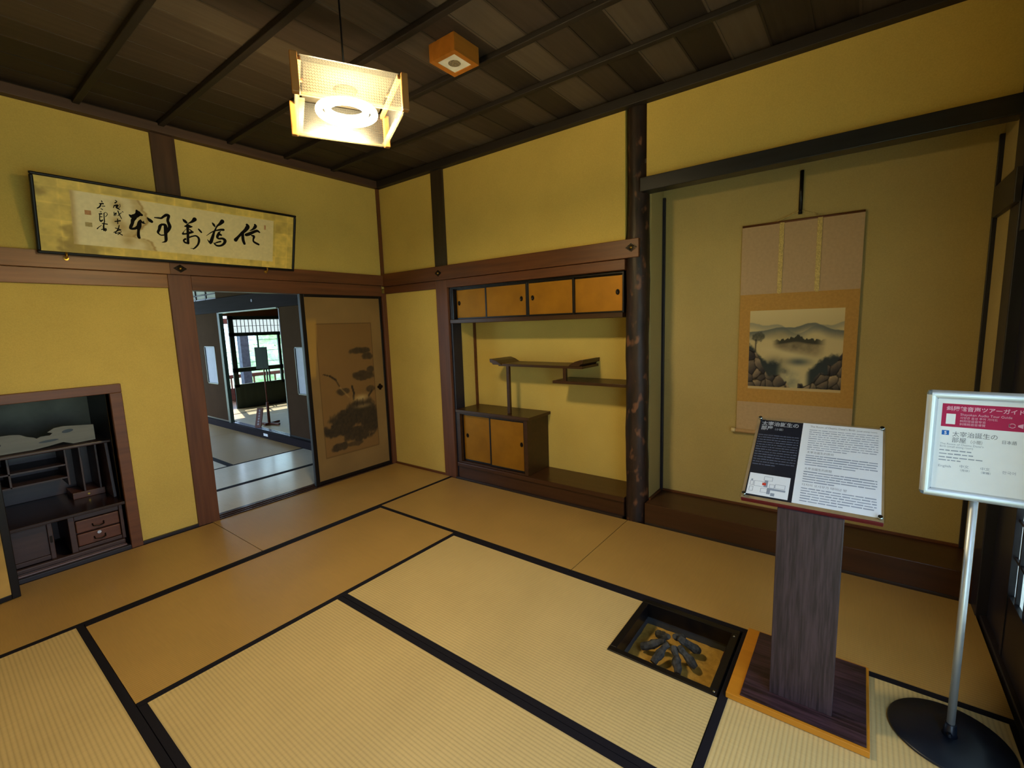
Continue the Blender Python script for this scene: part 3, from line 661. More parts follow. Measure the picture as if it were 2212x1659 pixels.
#OBJECTS
# brush strokes of the calligraphy: (along, up, width) in the plane of the panel
BIG = [[(0.5094,0.3346,0.0123),(0.5162,0.3214,0.0309),(0.5252,0.314,0.0248),(0.5363,0.3102,0.0166)],
 [(0.4683,0.2995,0.0081),(0.4816,0.2917,0.0245),(0.5041,0.2996,0.0288),(0.5178,0.315,0.0309)],
 [(0.4979,0.2854,0.0226),(0.486,0.2682,0.0225),(0.4812,0.2454,0.0185),(0.4728,0.2242,0.0185),(0.4685,0.2115,0.0123),(0.4813,0.2099,0.0144),(0.5002,0.2169,0.0166),(0.5139,0.23,0.0208)],
 [(0.5291,0.2769,0.0062),(0.5228,0.2603,0.0208),(0.5187,0.2329,0.0271),(0.5147,0.2077,0.0167),(0.5126,0.1827,0.0167),(0.5128,0.1646,0.0188),(0.5161,0.1549,0.0168)],
 [(0.529,0.2746,0.0062),(0.5378,0.2603,0.0125),(0.5546,0.2549,0.0042)],
 [(0.5458,0.2705,0.0042),(0.5452,0.2569,0.0105)],
 [(0.5687,0.2952,0.0084),(0.5807,0.2824,0.0212),(0.5919,0.2739,0.0191)],
 [(0.6096,0.3038,0.0064),(0.6322,0.305,0.0107),(0.65,0.3066,0.013),(0.6644,0.3203,0.0152),(0.6809,0.332,0.0196),(0.6949,0.3296,0.0175),(0.6902,0.3105,0.0175),(0.6877,0.2939,0.0175),(0.6932,0.2762,0.0198),(0.6986,0.256,0.0221),(0.6918,0.234,0.0199),(0.6789,0.2136,0.0176)],
 [(0.6524,0.2634,0.013),(0.6704,0.2613,0.0197),(0.6737,0.2386,0.0241),(0.6727,0.2104,0.022),(0.6729,0.1847,0.0199),(0.6731,0.1612,0.0199),(0.6675,0.1464,0.0133),(0.648,0.1383,0.0033)],
 [(0.6525,0.2657,0.0109),(0.64,0.2501,0.0195),(0.6342,0.2262,0.0173),(0.6265,0.2067,0.0152),(0.634,0.1938,0.0087),(0.6458,0.1883,0.0087),(0.662,0.1915,0.0088)],
 [(0.7808,0.3196,0.0056),(0.7911,0.3093,0.0198),(0.8028,0.2992,0.0171)],
 [(0.8575,0.3298,0.0289),(0.8407,0.3108,0.0173),(0.8134,0.2933,0.0057)],
 [(0.7928,0.271,0.0085),(0.8129,0.2753,0.0229),(0.8291,0.2731,0.0173),(0.84,0.2746,0.0072)],
 [(0.8117,0.2811,0.02),(0.8109,0.2451,0.0172),(0.8115,0.215,0.0173),(0.8108,0.1847,0.0173),(0.8114,0.1513,0.0174)],
 [(0.7794,0.2154,0.0142),(0.7981,0.2178,0.0115),(0.8227,0.2285,0.0173),(0.8446,0.236,0.0116)],
 [(0.8017,0.2528,0.0034),(0.7879,0.236,0.0034),(0.7795,0.2199,0.0085)],
 [(0.8232,0.2527,0.0072),(0.8419,0.2371,0.0116)],
 [(0.7945,0.1797,0.0144),(0.7835,0.1693,0.0115),(0.7912,0.155,0.013),(0.8127,0.1499,0.0116)],
 [(0.8192,0.1948,0.0116),(0.8412,0.2051,0.0102),(0.8634,0.211,0.0117),(0.8798,0.1992,0.0148),(0.8836,0.1781,0.0163),(0.8761,0.1494,0.0133),(0.8589,0.1258,0.0118),(0.8448,0.1135,0.0088)],
 [(0.8256,0.1161,0.0023),(0.8476,0.1159,0.0065)],
 [(0.8823,0.2623,0.0103),(0.8919,0.2514,0.0133),(0.9001,0.2418,0.0118)],
 [(0.9751,0.323,0.006),(0.9837,0.3119,0.0166),(0.9923,0.2991,0.0121)],
 [(1.0455,0.3427,0.0307),(1.0306,0.3233,0.0214),(1.0098,0.3032,0.0122),(0.9979,0.2796,0.0106),(0.9859,0.2499,0.0152),(0.9769,0.2174,0.0213),(0.9648,0.1783,0.0243),(0.9618,0.1685,0.0152)],
 [(0.9405,0.1942,0.0036),(0.9532,0.1769,0.0121),(0.9618,0.1685,0.0122)],
 [(0.9352,0.2216,0.0036),(0.9685,0.2508,0.0076),(0.9978,0.2671,0.0091),(1.0302,0.2778,0.0154),(1.0541,0.281,0.017)],
 [(1.0331,0.2656,0.0062),(1.0182,0.251,0.0138),(1.0359,0.239,0.0155)],
 [(1.0211,0.2482,0.0215),(1.0091,0.2214,0.0184),(1.0209,0.2102,0.0139),(1.0477,0.2135,0.0171),(1.0642,0.1994,0.0235),(1.0566,0.1761,0.0188),(1.0354,0.1592,0.0156),(1.0085,0.1547,0.0139),(0.9909,0.1654,0.0107),(0.9837,0.1757,0.0046)],
 [(0.9895,0.17,0.0061),(1.0088,0.1802,0.0108),(1.0326,0.1893,0.0124)],
 [(1.2276,0.3437,0.0195),(1.2325,0.3281,0.0326),(1.2151,0.2995,0.026),(1.1897,0.2733,0.0226),(1.1646,0.244,0.0193),(1.1427,0.2152,0.0288)],
 [(1.1961,0.2807,0.0194),(1.1962,0.2512,0.0227),(1.1996,0.2187,0.0228),(1.2094,0.1934,0.0197)],
 [(1.2893,0.3526,0.0165),(1.2927,0.3398,0.0265),(1.2765,0.3178,0.0165),(1.2506,0.301,0.0049)],
 [(1.2218,0.2643,0.0229),(1.2443,0.2738,0.0263),(1.2768,0.293,0.0215),(1.3064,0.3069,0.02),(1.3266,0.2978,0.0118)],
 [(1.264,0.2647,0.0099),(1.2822,0.2587,0.02),(1.2775,0.2347,0.0133),(1.281,0.2184,0.015),(1.3011,0.2072,0.0168),(1.3214,0.1993,0.0153)]]
SMALL = [[(0.3271,0.3664,0.0041),(0.3285,0.3588,0.0062)],
 [(0.315,0.3462,0.0052),(0.3333,0.3483,0.0094)],
 [(0.3223,0.3464,0.0073),(0.3156,0.3272,0.0073),(0.3022,0.3148,0.0062)],
 [(0.3269,0.3325,0.0042),(0.3416,0.3339,0.0052)],
 [(0.3204,0.3156,0.0042),(0.3283,0.3112,0.0052)],
 [(0.3155,0.2955,0.0042),(0.321,0.2952,0.0052)],
 [(0.3092,0.2808,0.0062),(0.322,0.2829,0.0084)],
 [(0.3127,0.2791,0.0052),(0.311,0.2583,0.0052),(0.3106,0.2445,0.0059),(0.3155,0.2361,0.0105),(0.3252,0.2445,0.0063)],
 [(0.3135,0.2633,0.0052),(0.3228,0.2647,0.0052)],
 [(0.3342,0.2871,0.0052),(0.3336,0.2618,0.0053),(0.3338,0.2342,0.0063)],
 [(0.3333,0.287,0.0046),(0.343,0.2954,0.0032),(0.3517,0.2853,0.0038),(0.3414,0.2676,0.0038)],
 [(0.322,0.2221,0.0063),(0.347,0.2211,0.0074)],
 [(0.3317,0.2293,0.0063),(0.3274,0.2032,0.0085),(0.3288,0.1802,0.0106)],
 [(0.2941,0.1847,0.0063),(0.304,0.1976,0.0042),(0.3176,0.2099,0.0032)],
 [(0.316,0.1831,0.0063),(0.3387,0.1909,0.0074)],
 [(0.3268,0.1776,0.0064),(0.3421,0.1855,0.0043),(0.334,0.1739,0.0043)],
 [(0.3982,0.3804,0.0053),(0.4055,0.3748,0.0053),(0.3954,0.3639,0.0074)],
 [(0.3907,0.347,0.0064),(0.3852,0.3322,0.0043)],
 [(0.3926,0.3473,0.0085),(0.4099,0.3526,0.0086),(0.4015,0.3373,0.0107),(0.418,0.3262,0.0065)],
 [(0.4199,0.3613,0.0032),(0.421,0.3453,0.0032),(0.4108,0.3343,0.0032)],
 [(0.3874,0.3049,0.0043),(0.3871,0.2817,0.0053)],
 [(0.3862,0.2839,0.0043),(0.3977,0.302,0.0054),(0.3947,0.2829,0.0043)],
 [(0.4079,0.3152,0.0064),(0.4143,0.293,0.0065),(0.4245,0.2677,0.0043)],
 [(0.4062,0.2847,0.0043),(0.4247,0.3063,0.0043)],
 [(0.4309,0.3144,0.0054),(0.4356,0.3128,0.0043)],
 [(0.3888,0.2447,0.0065),(0.4161,0.2534,0.0087)],
 [(0.4032,0.2632,0.0054),(0.4025,0.2326,0.0054)],
 [(0.4096,0.2219,0.0054),(0.4034,0.1974,0.0065)],
 [(0.3884,0.2024,0.0054),(0.4168,0.1944,0.0066)],
 [(0.3791,0.1728,0.0054),(0.4129,0.1939,0.0055)],
 [(0.4014,0.1947,0.0065),(0.3864,0.1667,0.0054),(0.41,0.1769,0.0044)],
 [(0.4126,0.1891,0.0033),(0.418,0.1803,0.0033),(0.3995,0.1613,0.0054)],
 [(0.4021,0.1735,0.0054),(0.4228,0.1606,0.0066)]]
# ---------------------------------------------------------------- pendant lamp
LC = Vector((-1.925, -2.31, 0)); la = math.radians(-27.3)
lu = Vector((math.cos(la), math.sin(la), 0)); lv = Vector((-math.sin(la), math.cos(la), 0)); LZ = 2.425; S2 = 0.202; LH = 0.145
lamp = thing('pendant_lamp', 'lit square pendant lamp with prismatic panels and wooden corner posts', 'lamp', (LC.x, LC.y, LZ))
Z3 = Vector((0, 0, 1))
def lbx(mb, a0, a1, b0, b1, c0, c1): return mb.obox((LC.x, LC.y, 0), lu, lv, Z3, a0, a1, b0, b1, c0, c1)
for k, (a0, a1, b0, b1, dz) in enumerate(((-S2, S2, -S2, -S2+0.006, 0.012), (-S2, S2, S2-0.006, S2, 0.0), (-S2, -S2+0.006, -S2+0.006, S2-0.006, 0.0), (S2-0.006, S2, -S2+0.006, S2-0.006, 0.0))):
    pn = build('prism_panel', lbx(MB(), a0, a1, b0, b1, LZ + dz, LZ + LH), m_prism, lamp)
    e = 0.024; q = MB()
    if k == 0: lbx(q, a0, a1, b0 - 0.001, b0 + e, LZ + dz - 0.005, LZ + dz)
    if k == 1: lbx(q, a0, a1, b1 - e, b1 + 0.001, LZ - 0.005, LZ)
    if k == 2: lbx(q, a0 - 0.001, a0 + e, -S2 + e, S2 - e, LZ - 0.005, LZ)
    if k == 3: lbx(q, a1 - e, a1 + 0.001, -S2 + e, S2 - e, LZ - 0.005, LZ)
    build('frosted_lip', q, m_frost, pn, bevel=0.001)
for sa, sb in ((-1, -1), (1, -1), (-1, 1), (1, 1)):
    c = MB(); z0 = LZ + 0.002 if sb < 0 else LZ - 0.004
    a = sa * (S2 + 0.006); b = sb * (S2 + 0.002)
    lbx(c, a - 0.014, a + 0.014, b - 0.014, b + 0.014, z0, z0 + LH)
    build('corner_post', c, m_lampwood, lamp, bevel=0.004)
build('top_plate', lbx(MB(), -0.17, 0.17, -0.17, 0.17, LZ + LH - 0.008, LZ + LH - 0.002).lathe((LC.x, LC.y, 0), [(0.03, LZ + 0.105), (0.05, LZ + LH - 0.008)], 24), m_plain('dark_lamp_plate', '#1d1a15', 0.9, 0, 0.02), lamp)
lbm = MB()
for a in (-1, 1): lbx(lbm, a*0.19 - 0.008, a*0.19 + 0.008, -0.2, 0.2, LZ + LH - 0.02, LZ + LH - 0.004)
lbx(lbm, -0.2, 0.2, -0.008, 0.008, LZ + LH - 0.004, LZ + LH + 0.008)
build('cross_bar', lbm, m_lampwood, lamp)
ring = [(LC.x + 0.115*math.cos(2*math.pi*i/48), LC.y + 0.115*math.sin(2*math.pi*i/48), LZ + 0.045) for i in range(48)]
build('ring_tube', MB().tube(ring, 0.0145, 12, closed=True), m_ringglass, lamp)
ring2 = [(LC.x + 0.080*math.cos(2*math.pi*i/48), LC.y + 0.080*math.sin(2*math.pi*i/48), LZ + 0.055) for i in range(48)]
build('ring_tube', MB().tube(ring2, 0.0135, 12, closed=True), m_ringglass, lamp)
build('cord', MB().tube([(LC.x, LC.y, LZ + LH), (LC.x, LC.y, ZC)], 0.004, 8), m_lacq, lamp)
build('ceiling_rose', MB().lathe((LC.x, LC.y, 0), [(0.035, ZC - 0.02), (0.04, ZC)], 20), m_lacq, lamp)

# ---------------------------------------------------------------- wooden box downlight
bx0, bx1, by0, by1, bz0, bz1 = -1.285, -1.087, -2.372, -2.182, 2.968, ZC
dl = thing('downlight', 'orange wooden box downlight fixed to the dark ceiling', 'light', ((bx0+bx1)/2, (by0+by1)/2, bz1))
e = 0.03; q = MB().box(bx0, bx1, by0, by0 + e, bz0, bz1).box(bx0, bx1, by1 - e, by1, bz0, bz1).box(bx0, bx0 + e, by0 + e, by1 - e, bz0, bz1).box(bx1 - e, bx1, by0 + e, by1 - e, bz0, bz1)
build('housing', q, m_boxwood, dl, bevel=0.002)
cx, cy = (bx0+bx1)/2, (by0+by1)/2; q = MB(); n = 24
sq = [(cx + sx*0.0685, cy + sy*0.065) for sx, sy in ((-1,-1),(1,-1),(1,1),(-1,1))]
vs = []; 
for i in range(n):
    a = 2*math.pi*i/n; k = 1/max(abs(math.cos(a)), abs(math.sin(a)))
    vs += [(cx + 0.068*k*math.cos(a), cy + 0.064*k*math.sin(a), bz0 + 0.004), (cx + 0.035*math.cos(a), cy + 0.035*math.sin(a), bz0 + 0.004)]
q.add(vs, [(2*i, 2*i+1, (2*i+3) % (2*n), (2*i+2) % (2*n)) for i in range(n)])
build('white_plate', q, m_lampwhite, dl)
build('reflector', MB().lathe((cx, cy, 0), [(0.035, bz0 + 0.004), (0.030, bz0 + 0.02), (0.018, bz0 + 0.045), (0.001, bz0 + 0.05)], 24, smooth=False), m_reflector, dl)
build('bulb', MB().lathe((cx, cy, 0), [(0.001, bz0 + 0.012), (0.008, bz0 + 0.016), (0.010, bz0 + 0.045)], 12), m_chrome, dl)

# ---------------------------------------------------------------- framed calligraphy
FO = Vector((-2.648, -0.05, 2.062)); FU = Vector((1, 0, 0)); FV = Vector((0, -0.12, 0.465)).normalized(); FN = FU.cross(FV); FW, FH = 1.628, 0.478
frm = thing('framed_calligraphy', 'long gold calligraphy panel in a thin black frame, leaning over the doorway rail', 'framed calligraphy', tuple(FO + FU*FW/2))
fp = lambda lift: (lambda a, b: tuple(FO + FU*a + FV*b + FN*lift))
q = MB(); t = 0.018
for (a0, a1, b0, b1) in ((0, FW, 0, t), (0, FW, FH - t, FH), (0, t, t, FH - t), (FW - t, FW, t, FH - t)):
    q.obox(FO, FU, FV, FN, a0, a1, b0, b1, -0.022, 0.012)
build('frame', q, m_plain('matt_black_frame', '#0b090b', 0.45, 0, 0.25, 0.1), frm, bevel=0.006)
build('back_board', MB().obox(FO, FU, FV, FN, 0.006, FW - 0.006, 0.006, FH - 0.006, -0.018, -0.004), m_dark_x, frm)
def gold(S, T):
    a = S*FW; b = T*FH; cell = 0.105
    i = np.floor(a/cell); j = np.floor(b/cell)
    hsh = (np.sin(i*12.9898 + j*78.233)*43758.5453) % 1.0
    img = np.zeros(S.shape + (3,)) + np.array([214, 184, 92])/255
    img = img*(0.92 + 0.13*hsh)[..., None]
    fx = np.abs(a/cell - np.round(a/cell)); fy = np.abs(b/cell - np.round(b/cell))
    img = img*(1 + 0.05*np.exp(-(np.minimum(fx, fy)/0.05)**2))[..., None]
    n = fbm(a*22, b*22, 4); img = img*(0.86 + 0.28*n)[..., None]
    img = over(img, (104, 84, 40), sst(0.60, 0.78, fbm(a*6, b*9, 15))*0.55*(1-sst(0.0, 0.35, S)*0.7))
    # paper sheet
    pl = 0.163; prr = 1.452; pb = 0.062 + (a-0.16)*-0.004; pt = 0.415
    wob = (fbm(a*30, b*30, 2)-0.5)*0.004
    sh = sst(pl-0.002, pl+0.002, a+wob)*(1-sst(prr-0.002, prr+0.002, a))*sst(pb-0.002, pb+0.002, b)*(1-sst(pt-0.002, pt+0.002, b))
    # water-stained boundary
    edge_pts = [(0.05,0.60),(0.067,0.611),(0.10,0.60),(0.142,0.56),(0.149,0.49),(0.20,0.53),(0.268,0.565),(0.30,0.561),(0.351,0.543),(0.40,0.53),(0.414,0.515),(0.425,0.44),(0.45,0.40)]
    eb = np.interp(b, [p[0] for p in edge_pts], [p[1] for p in edge_pts]) + (fbm(b*40, a*10, 8)-0.5)*0.04
    right = sst(-0.004, 0.004, a - eb)
    img = over(img, (222, 206, 160), sh); img = over(img, (220, 202, 150), sh*right)
    img = over(img, (150, 112, 52), sh*np.exp(-((a-eb+0.006)/0.008)**2)*0.75)
    img = over(img, (172, 138, 74), sh*np.exp(-((a-eb+0.03)/0.035)**2)*(1-right)*0.5)
    img = over(img, (150, 110, 50), sh*np.exp(-((a-pl)/0.02)**2)*0.55)
    for cx_, cy_, rr in ((0.40,0.36,.03),(0.39,0.25,.03),(0.42,0.21,.035),(0.45,0.12,.04)):
        img = over(img, (160, 122, 60), sh*np.exp(-(((a-cx_)/rr)**2+((b-cy_)/rr)**2))*0.55)
    img = img*(1 + sh[..., None]*(fbm(a*60, b*60, 6)[..., None]-0.5)*0.08)
    return img
painted('gold_panel', fp(-0.003)(t - 0.002, t - 0.002), FU, FV, FW - 2*t + 0.004, FH - 2*t + 0.004, 330, 98, gold, m_goldleaf, frm)
q = MB()
for i, s_ in enumerate(BIG): q.stroke(s_, fp(-0.0018 + i*2e-5))
build('large_characters', q, m_ink, frm)['label'] = 'five large black brush characters'
for part_ in (SMALL[:16], SMALL[16:]):
    q = MB()
    for i, s_ in enumerate(part_): q.stroke(s_, fp(-0.0018 + i*2e-5))
    build('inscription', q, m_ink, frm)
build('seal', MB().rect2(0.238, 0.270, 0.266, 0.294, fp(-0.002)), m_sealink, frm)
build('seal', MB().rect2(0.236, 0.271, 0.192, 0.219, fp(-0.002)), m_sealpale, frm)
build('seal', MB().rect2(1.363, 1.377, 0.325, 0.36, fp(-0.002)), m_sealink, frm)
for a in (0.13, 1.386):
    p = FO + FU*a
    build('hook', MB().tube([(p.x, -0.028, p.z - 0.02), (p.x, -0.06, p.z - 0.018), (p.x, -0.072, p.z - 0.006), (p.x, -0.07, p.z + 0.012)], 0.006, 8).lathe((p.x, -0.034, p.z - 0.02), [(0.013, -0.004), (0.011, 0.006)], 12, 'y'), m_brass, frm)

# ---------------------------------------------------------------- diamond nail covers
def diamond(loc, ax, label):
    o = thing('nail_cover', label, 'nail cover', loc, 'diamond nail covers on the rails')
    def fn(a, b, h): return (loc[0] + a, loc[1] - h, loc[2] + b) if ax == 'y' else (loc[0] - h, loc[1] - a, loc[2] + b)
    W, H = 0.045, 0.031; pl = []
    for i in range(4):
        p0 = ((W, 0), (0, H), (-W, 0), (0, -H))[i]; p1 = ((0, H), (-W, 0), (0, -H), (W, 0))[i]
        for k in range(4):
            t_ = k/4; pl.append((p0[0]*(1-t_)+p1[0]*t_, p0[1]*(1-t_)+p1[1]*t_))
    build('plate', MB().prism(pl, fn, 0, 0.004), m_metal, o, bevel=0.001)
    m = MB()
    for k in range(16):
        a = 2*math.pi*k/16; rr = 0.9/(abs(math.cos(a))/W + abs(math.sin(a))/H)
        m.tube([fn(0.011*math.cos(a), 0.009*math.sin(a), 0.006), fn(rr*0.93*math.cos(a), rr*0.93*math.sin(a), 0.005)], [0.0016, 0.0032], 6)
    build('petals', m, m_metal, o)
    m = MB(); n = 14; pr_ = [(0.0105, 0.004), (0.009, 0.009), (0.005, 0.012), (0.0005, 0.013)]
    vs = [fn(r_*math.cos(2*math.pi*i/n), r_*math.sin(2*math.pi*i/n), h) for r_, h in pr_ for i in range(n)]
    m.add(vs, [(j*n+i, j*n+(i+1) % n, (j+1)*n+(i+1) % n, (j+1)*n+i) for j in range(3) for i in range(n)], True)
    build('boss', m, m_brass, o)
diamond((-1.890, -0.030, 2.024), 'y', 'diamond-shaped dark metal nail cover on the rail below the framed calligraphy')
diamond((-0.032, -2.825, 2.040), 'x', 'diamond-shaped dark metal nail cover on the rail end across the log post')
diamond((-0.032, -0.875, 2.035), 'x', 'small dark nail cover on the rail beside the corner of the room')

# ---------------------------------------------------------------- overhead cabinet with four sliding doors
def pull(y, z, x, door, r=0.016):
    def ov(a, b, h): return (x - h, y + a, z + b)
    m = MB(); n = 20; pr_ = [(1.0, 0.0), (1.0, 0.003), (0.72, 0.004), (0.62, 0.0005), (0.01, 0.0005)]
    vs = [ov(k*r*1.0*math.cos(2*math.pi*i/n), k*r*1.35*math.sin(2*math.pi*i/n), h) for k, h in pr_ for i in range(n)]
    m.add(vs, [(j*n+i, j*n+(i+1) % n, (j+1)*n+(i+1) % n, (j+1)*n+i) for j in range(4) for i in range(n)], True)
    build('finger_pull', m, m_metal, door)
oc = thing('overhead_cabinet', 'overhead cabinet with four gold sliding doors at the top of the shelf niche', 'cabinet', (0.18, -1.87, 1.545))
q = MB().box(-0.002, XB - 0.002, -2.746, -0.974, 1.552, 1.588)
build('bottom_board', q, m_cab, oc, bevel=0.003)
q = MB().box(0.022, XB - 0.002, -1.008, -0.987, 1.588, 1.893).box(0.022, XB - 0.002, -2.746, -2.735, 1.588, 1.893).box(0.022, XB - 0.002, -2.74, -1.0, 1.875, 1.893).box(0.30, XB - 0.002, -2.74, -1.0, 1.588, 1.89)
build('carcass', q, m_lacq, oc, bevel=0.002)
for k, (y1, y0, hy, xo) in enumerate(((-1.006, -1.412, -1.052, 0.052), (-1.396, -1.868, -1.804, 0.034), (-1.868, -2.322, -1.922, 0.034), (-2.305, -2.737, -2.683, 0.052))):
    q = MB(); e = 0.017
    q.box(xo, xo + 0.016, y0, y0 + e, 1.588, 1.878).box(xo, xo + 0.016, y1 - e, y1, 1.588, 1.878).box(xo, xo + 0.016, y0 + e, y1 - e, 1.588, 1.603).box(xo, xo + 0.016, y0 + e, y1 - e, 1.864, 1.878)
    dd = build('sliding_door', q, m_lacq, oc, bevel=0.002)
    build('gold_panel', B(xo + 0.004, xo + 0.012, y0 + e - 0.002, y1 - e + 0.002, 1.601, 1.866), m_gold, dd)
    pull(hy, 1.742, xo + 0.004, dd)

# ---------------------------------------------------------------- low cabinet
lc = thing('low_cabinet', 'low dark cabinet with two gold sliding doors standing on the shelf niche floor', 'cabinet', (0.18, -1.40, 0.168))
build('top_board', B(-0.004, XB, -1.875, -0.987, 0.68, 0.708), m_cab, lc, bevel=0.003)
q = MB().box(0.012, XB, -1.845, -1.805, 0.168, 0.68).box(0.012, XB, -1.03, -0.99, 0.168, 0.68).box(0.012, XB, -1.805, -1.03, 0.168, 0.182).box(0.012, XB, -1.805, -1.03, 0.664, 0.68).box(0.30, XB, -1.805, -1.03, 0.18, 0.67)
build('carcass', q, m_cab, lc, bevel=0.002)
for y1, y0, hy, xo in ((-1.03, -1.405, -1.09, 0.046), (-1.39, -1.805, -1.765, 0.028)):
    q = MB(); e = 0.016
    q.box(xo, xo + 0.016, y0, y0 + e, 0.183, 0.663).box(xo, xo + 0.016, y1 - e, y1, 0.183, 0.663).box(xo, xo + 0.016, y0 + e, y1 - e, 0.183, 0.20).box(xo, xo + 0.016, y0 + e, y1 - e, 0.648, 0.663)
    dd = build('sliding_door', q, m_lacq, lc, bevel=0.002)
    build('gold_panel', B(xo + 0.004, xo + 0.012, y0 + e - 0.002, y1 - e + 0.002, 0.198, 0.65), m_gold, dd)
    pull(hy, 0.445, xo + 0.004, dd)

# ---------------------------------------------------------------- staggered shelves
ss = thing('staggered_shelf', 'dark staggered shelf with curled ends above the low cabinet', 'shelf', (0.2, -1.9, 0.708))
sxf = 0.065
build('upper_board', B(sxf, XB, -2.37, -1.50, 1.148, 1.170), m_cab, ss, bevel=0.002)
prof = [(0, 0), (0.06, 0.0), (0.072, 0.014), (0.095, 0.02), (0.098, 0.034), (0.10, 0.05), (0.075, 0.05), (0.055, 0.045), (0.02, 0.036), (-0.03, 0.012), (-0.045, 0.0)]
build('curled_end', MB().prism([(-1.47 - 0.03 + a*0.95, 1.170 + b*1.05 - 0.010) for a, b in prof], lambda a, b, h: (h, a, b), sxf - 0.012, XB), m_cab, ss, bevel=0.002)
build('curled_end', MB().prism([(-2.29 - a*0.95, 1.170 + b*1.05) for a, b in prof][::-1], lambda a, b, h: (h, a, b), sxf - 0.012, XB), m_cab, ss, bevel=0.002)
build('lower_board', B(sxf, XB, -2.746, -2.085, 1.018, 1.042), m_cab, ss, bevel=0.002)
build('long_post', B(sxf + 0.004, sxf + 0.030, -1.618, -1.586, 0.708, 1.148), m_cab, ss, bevel=0.002)
build('short_post', B(sxf + 0.004, sxf + 0.030, -2.215, -2.185, 1.042, 1.148), m_cab, ss, bevel=0.002)

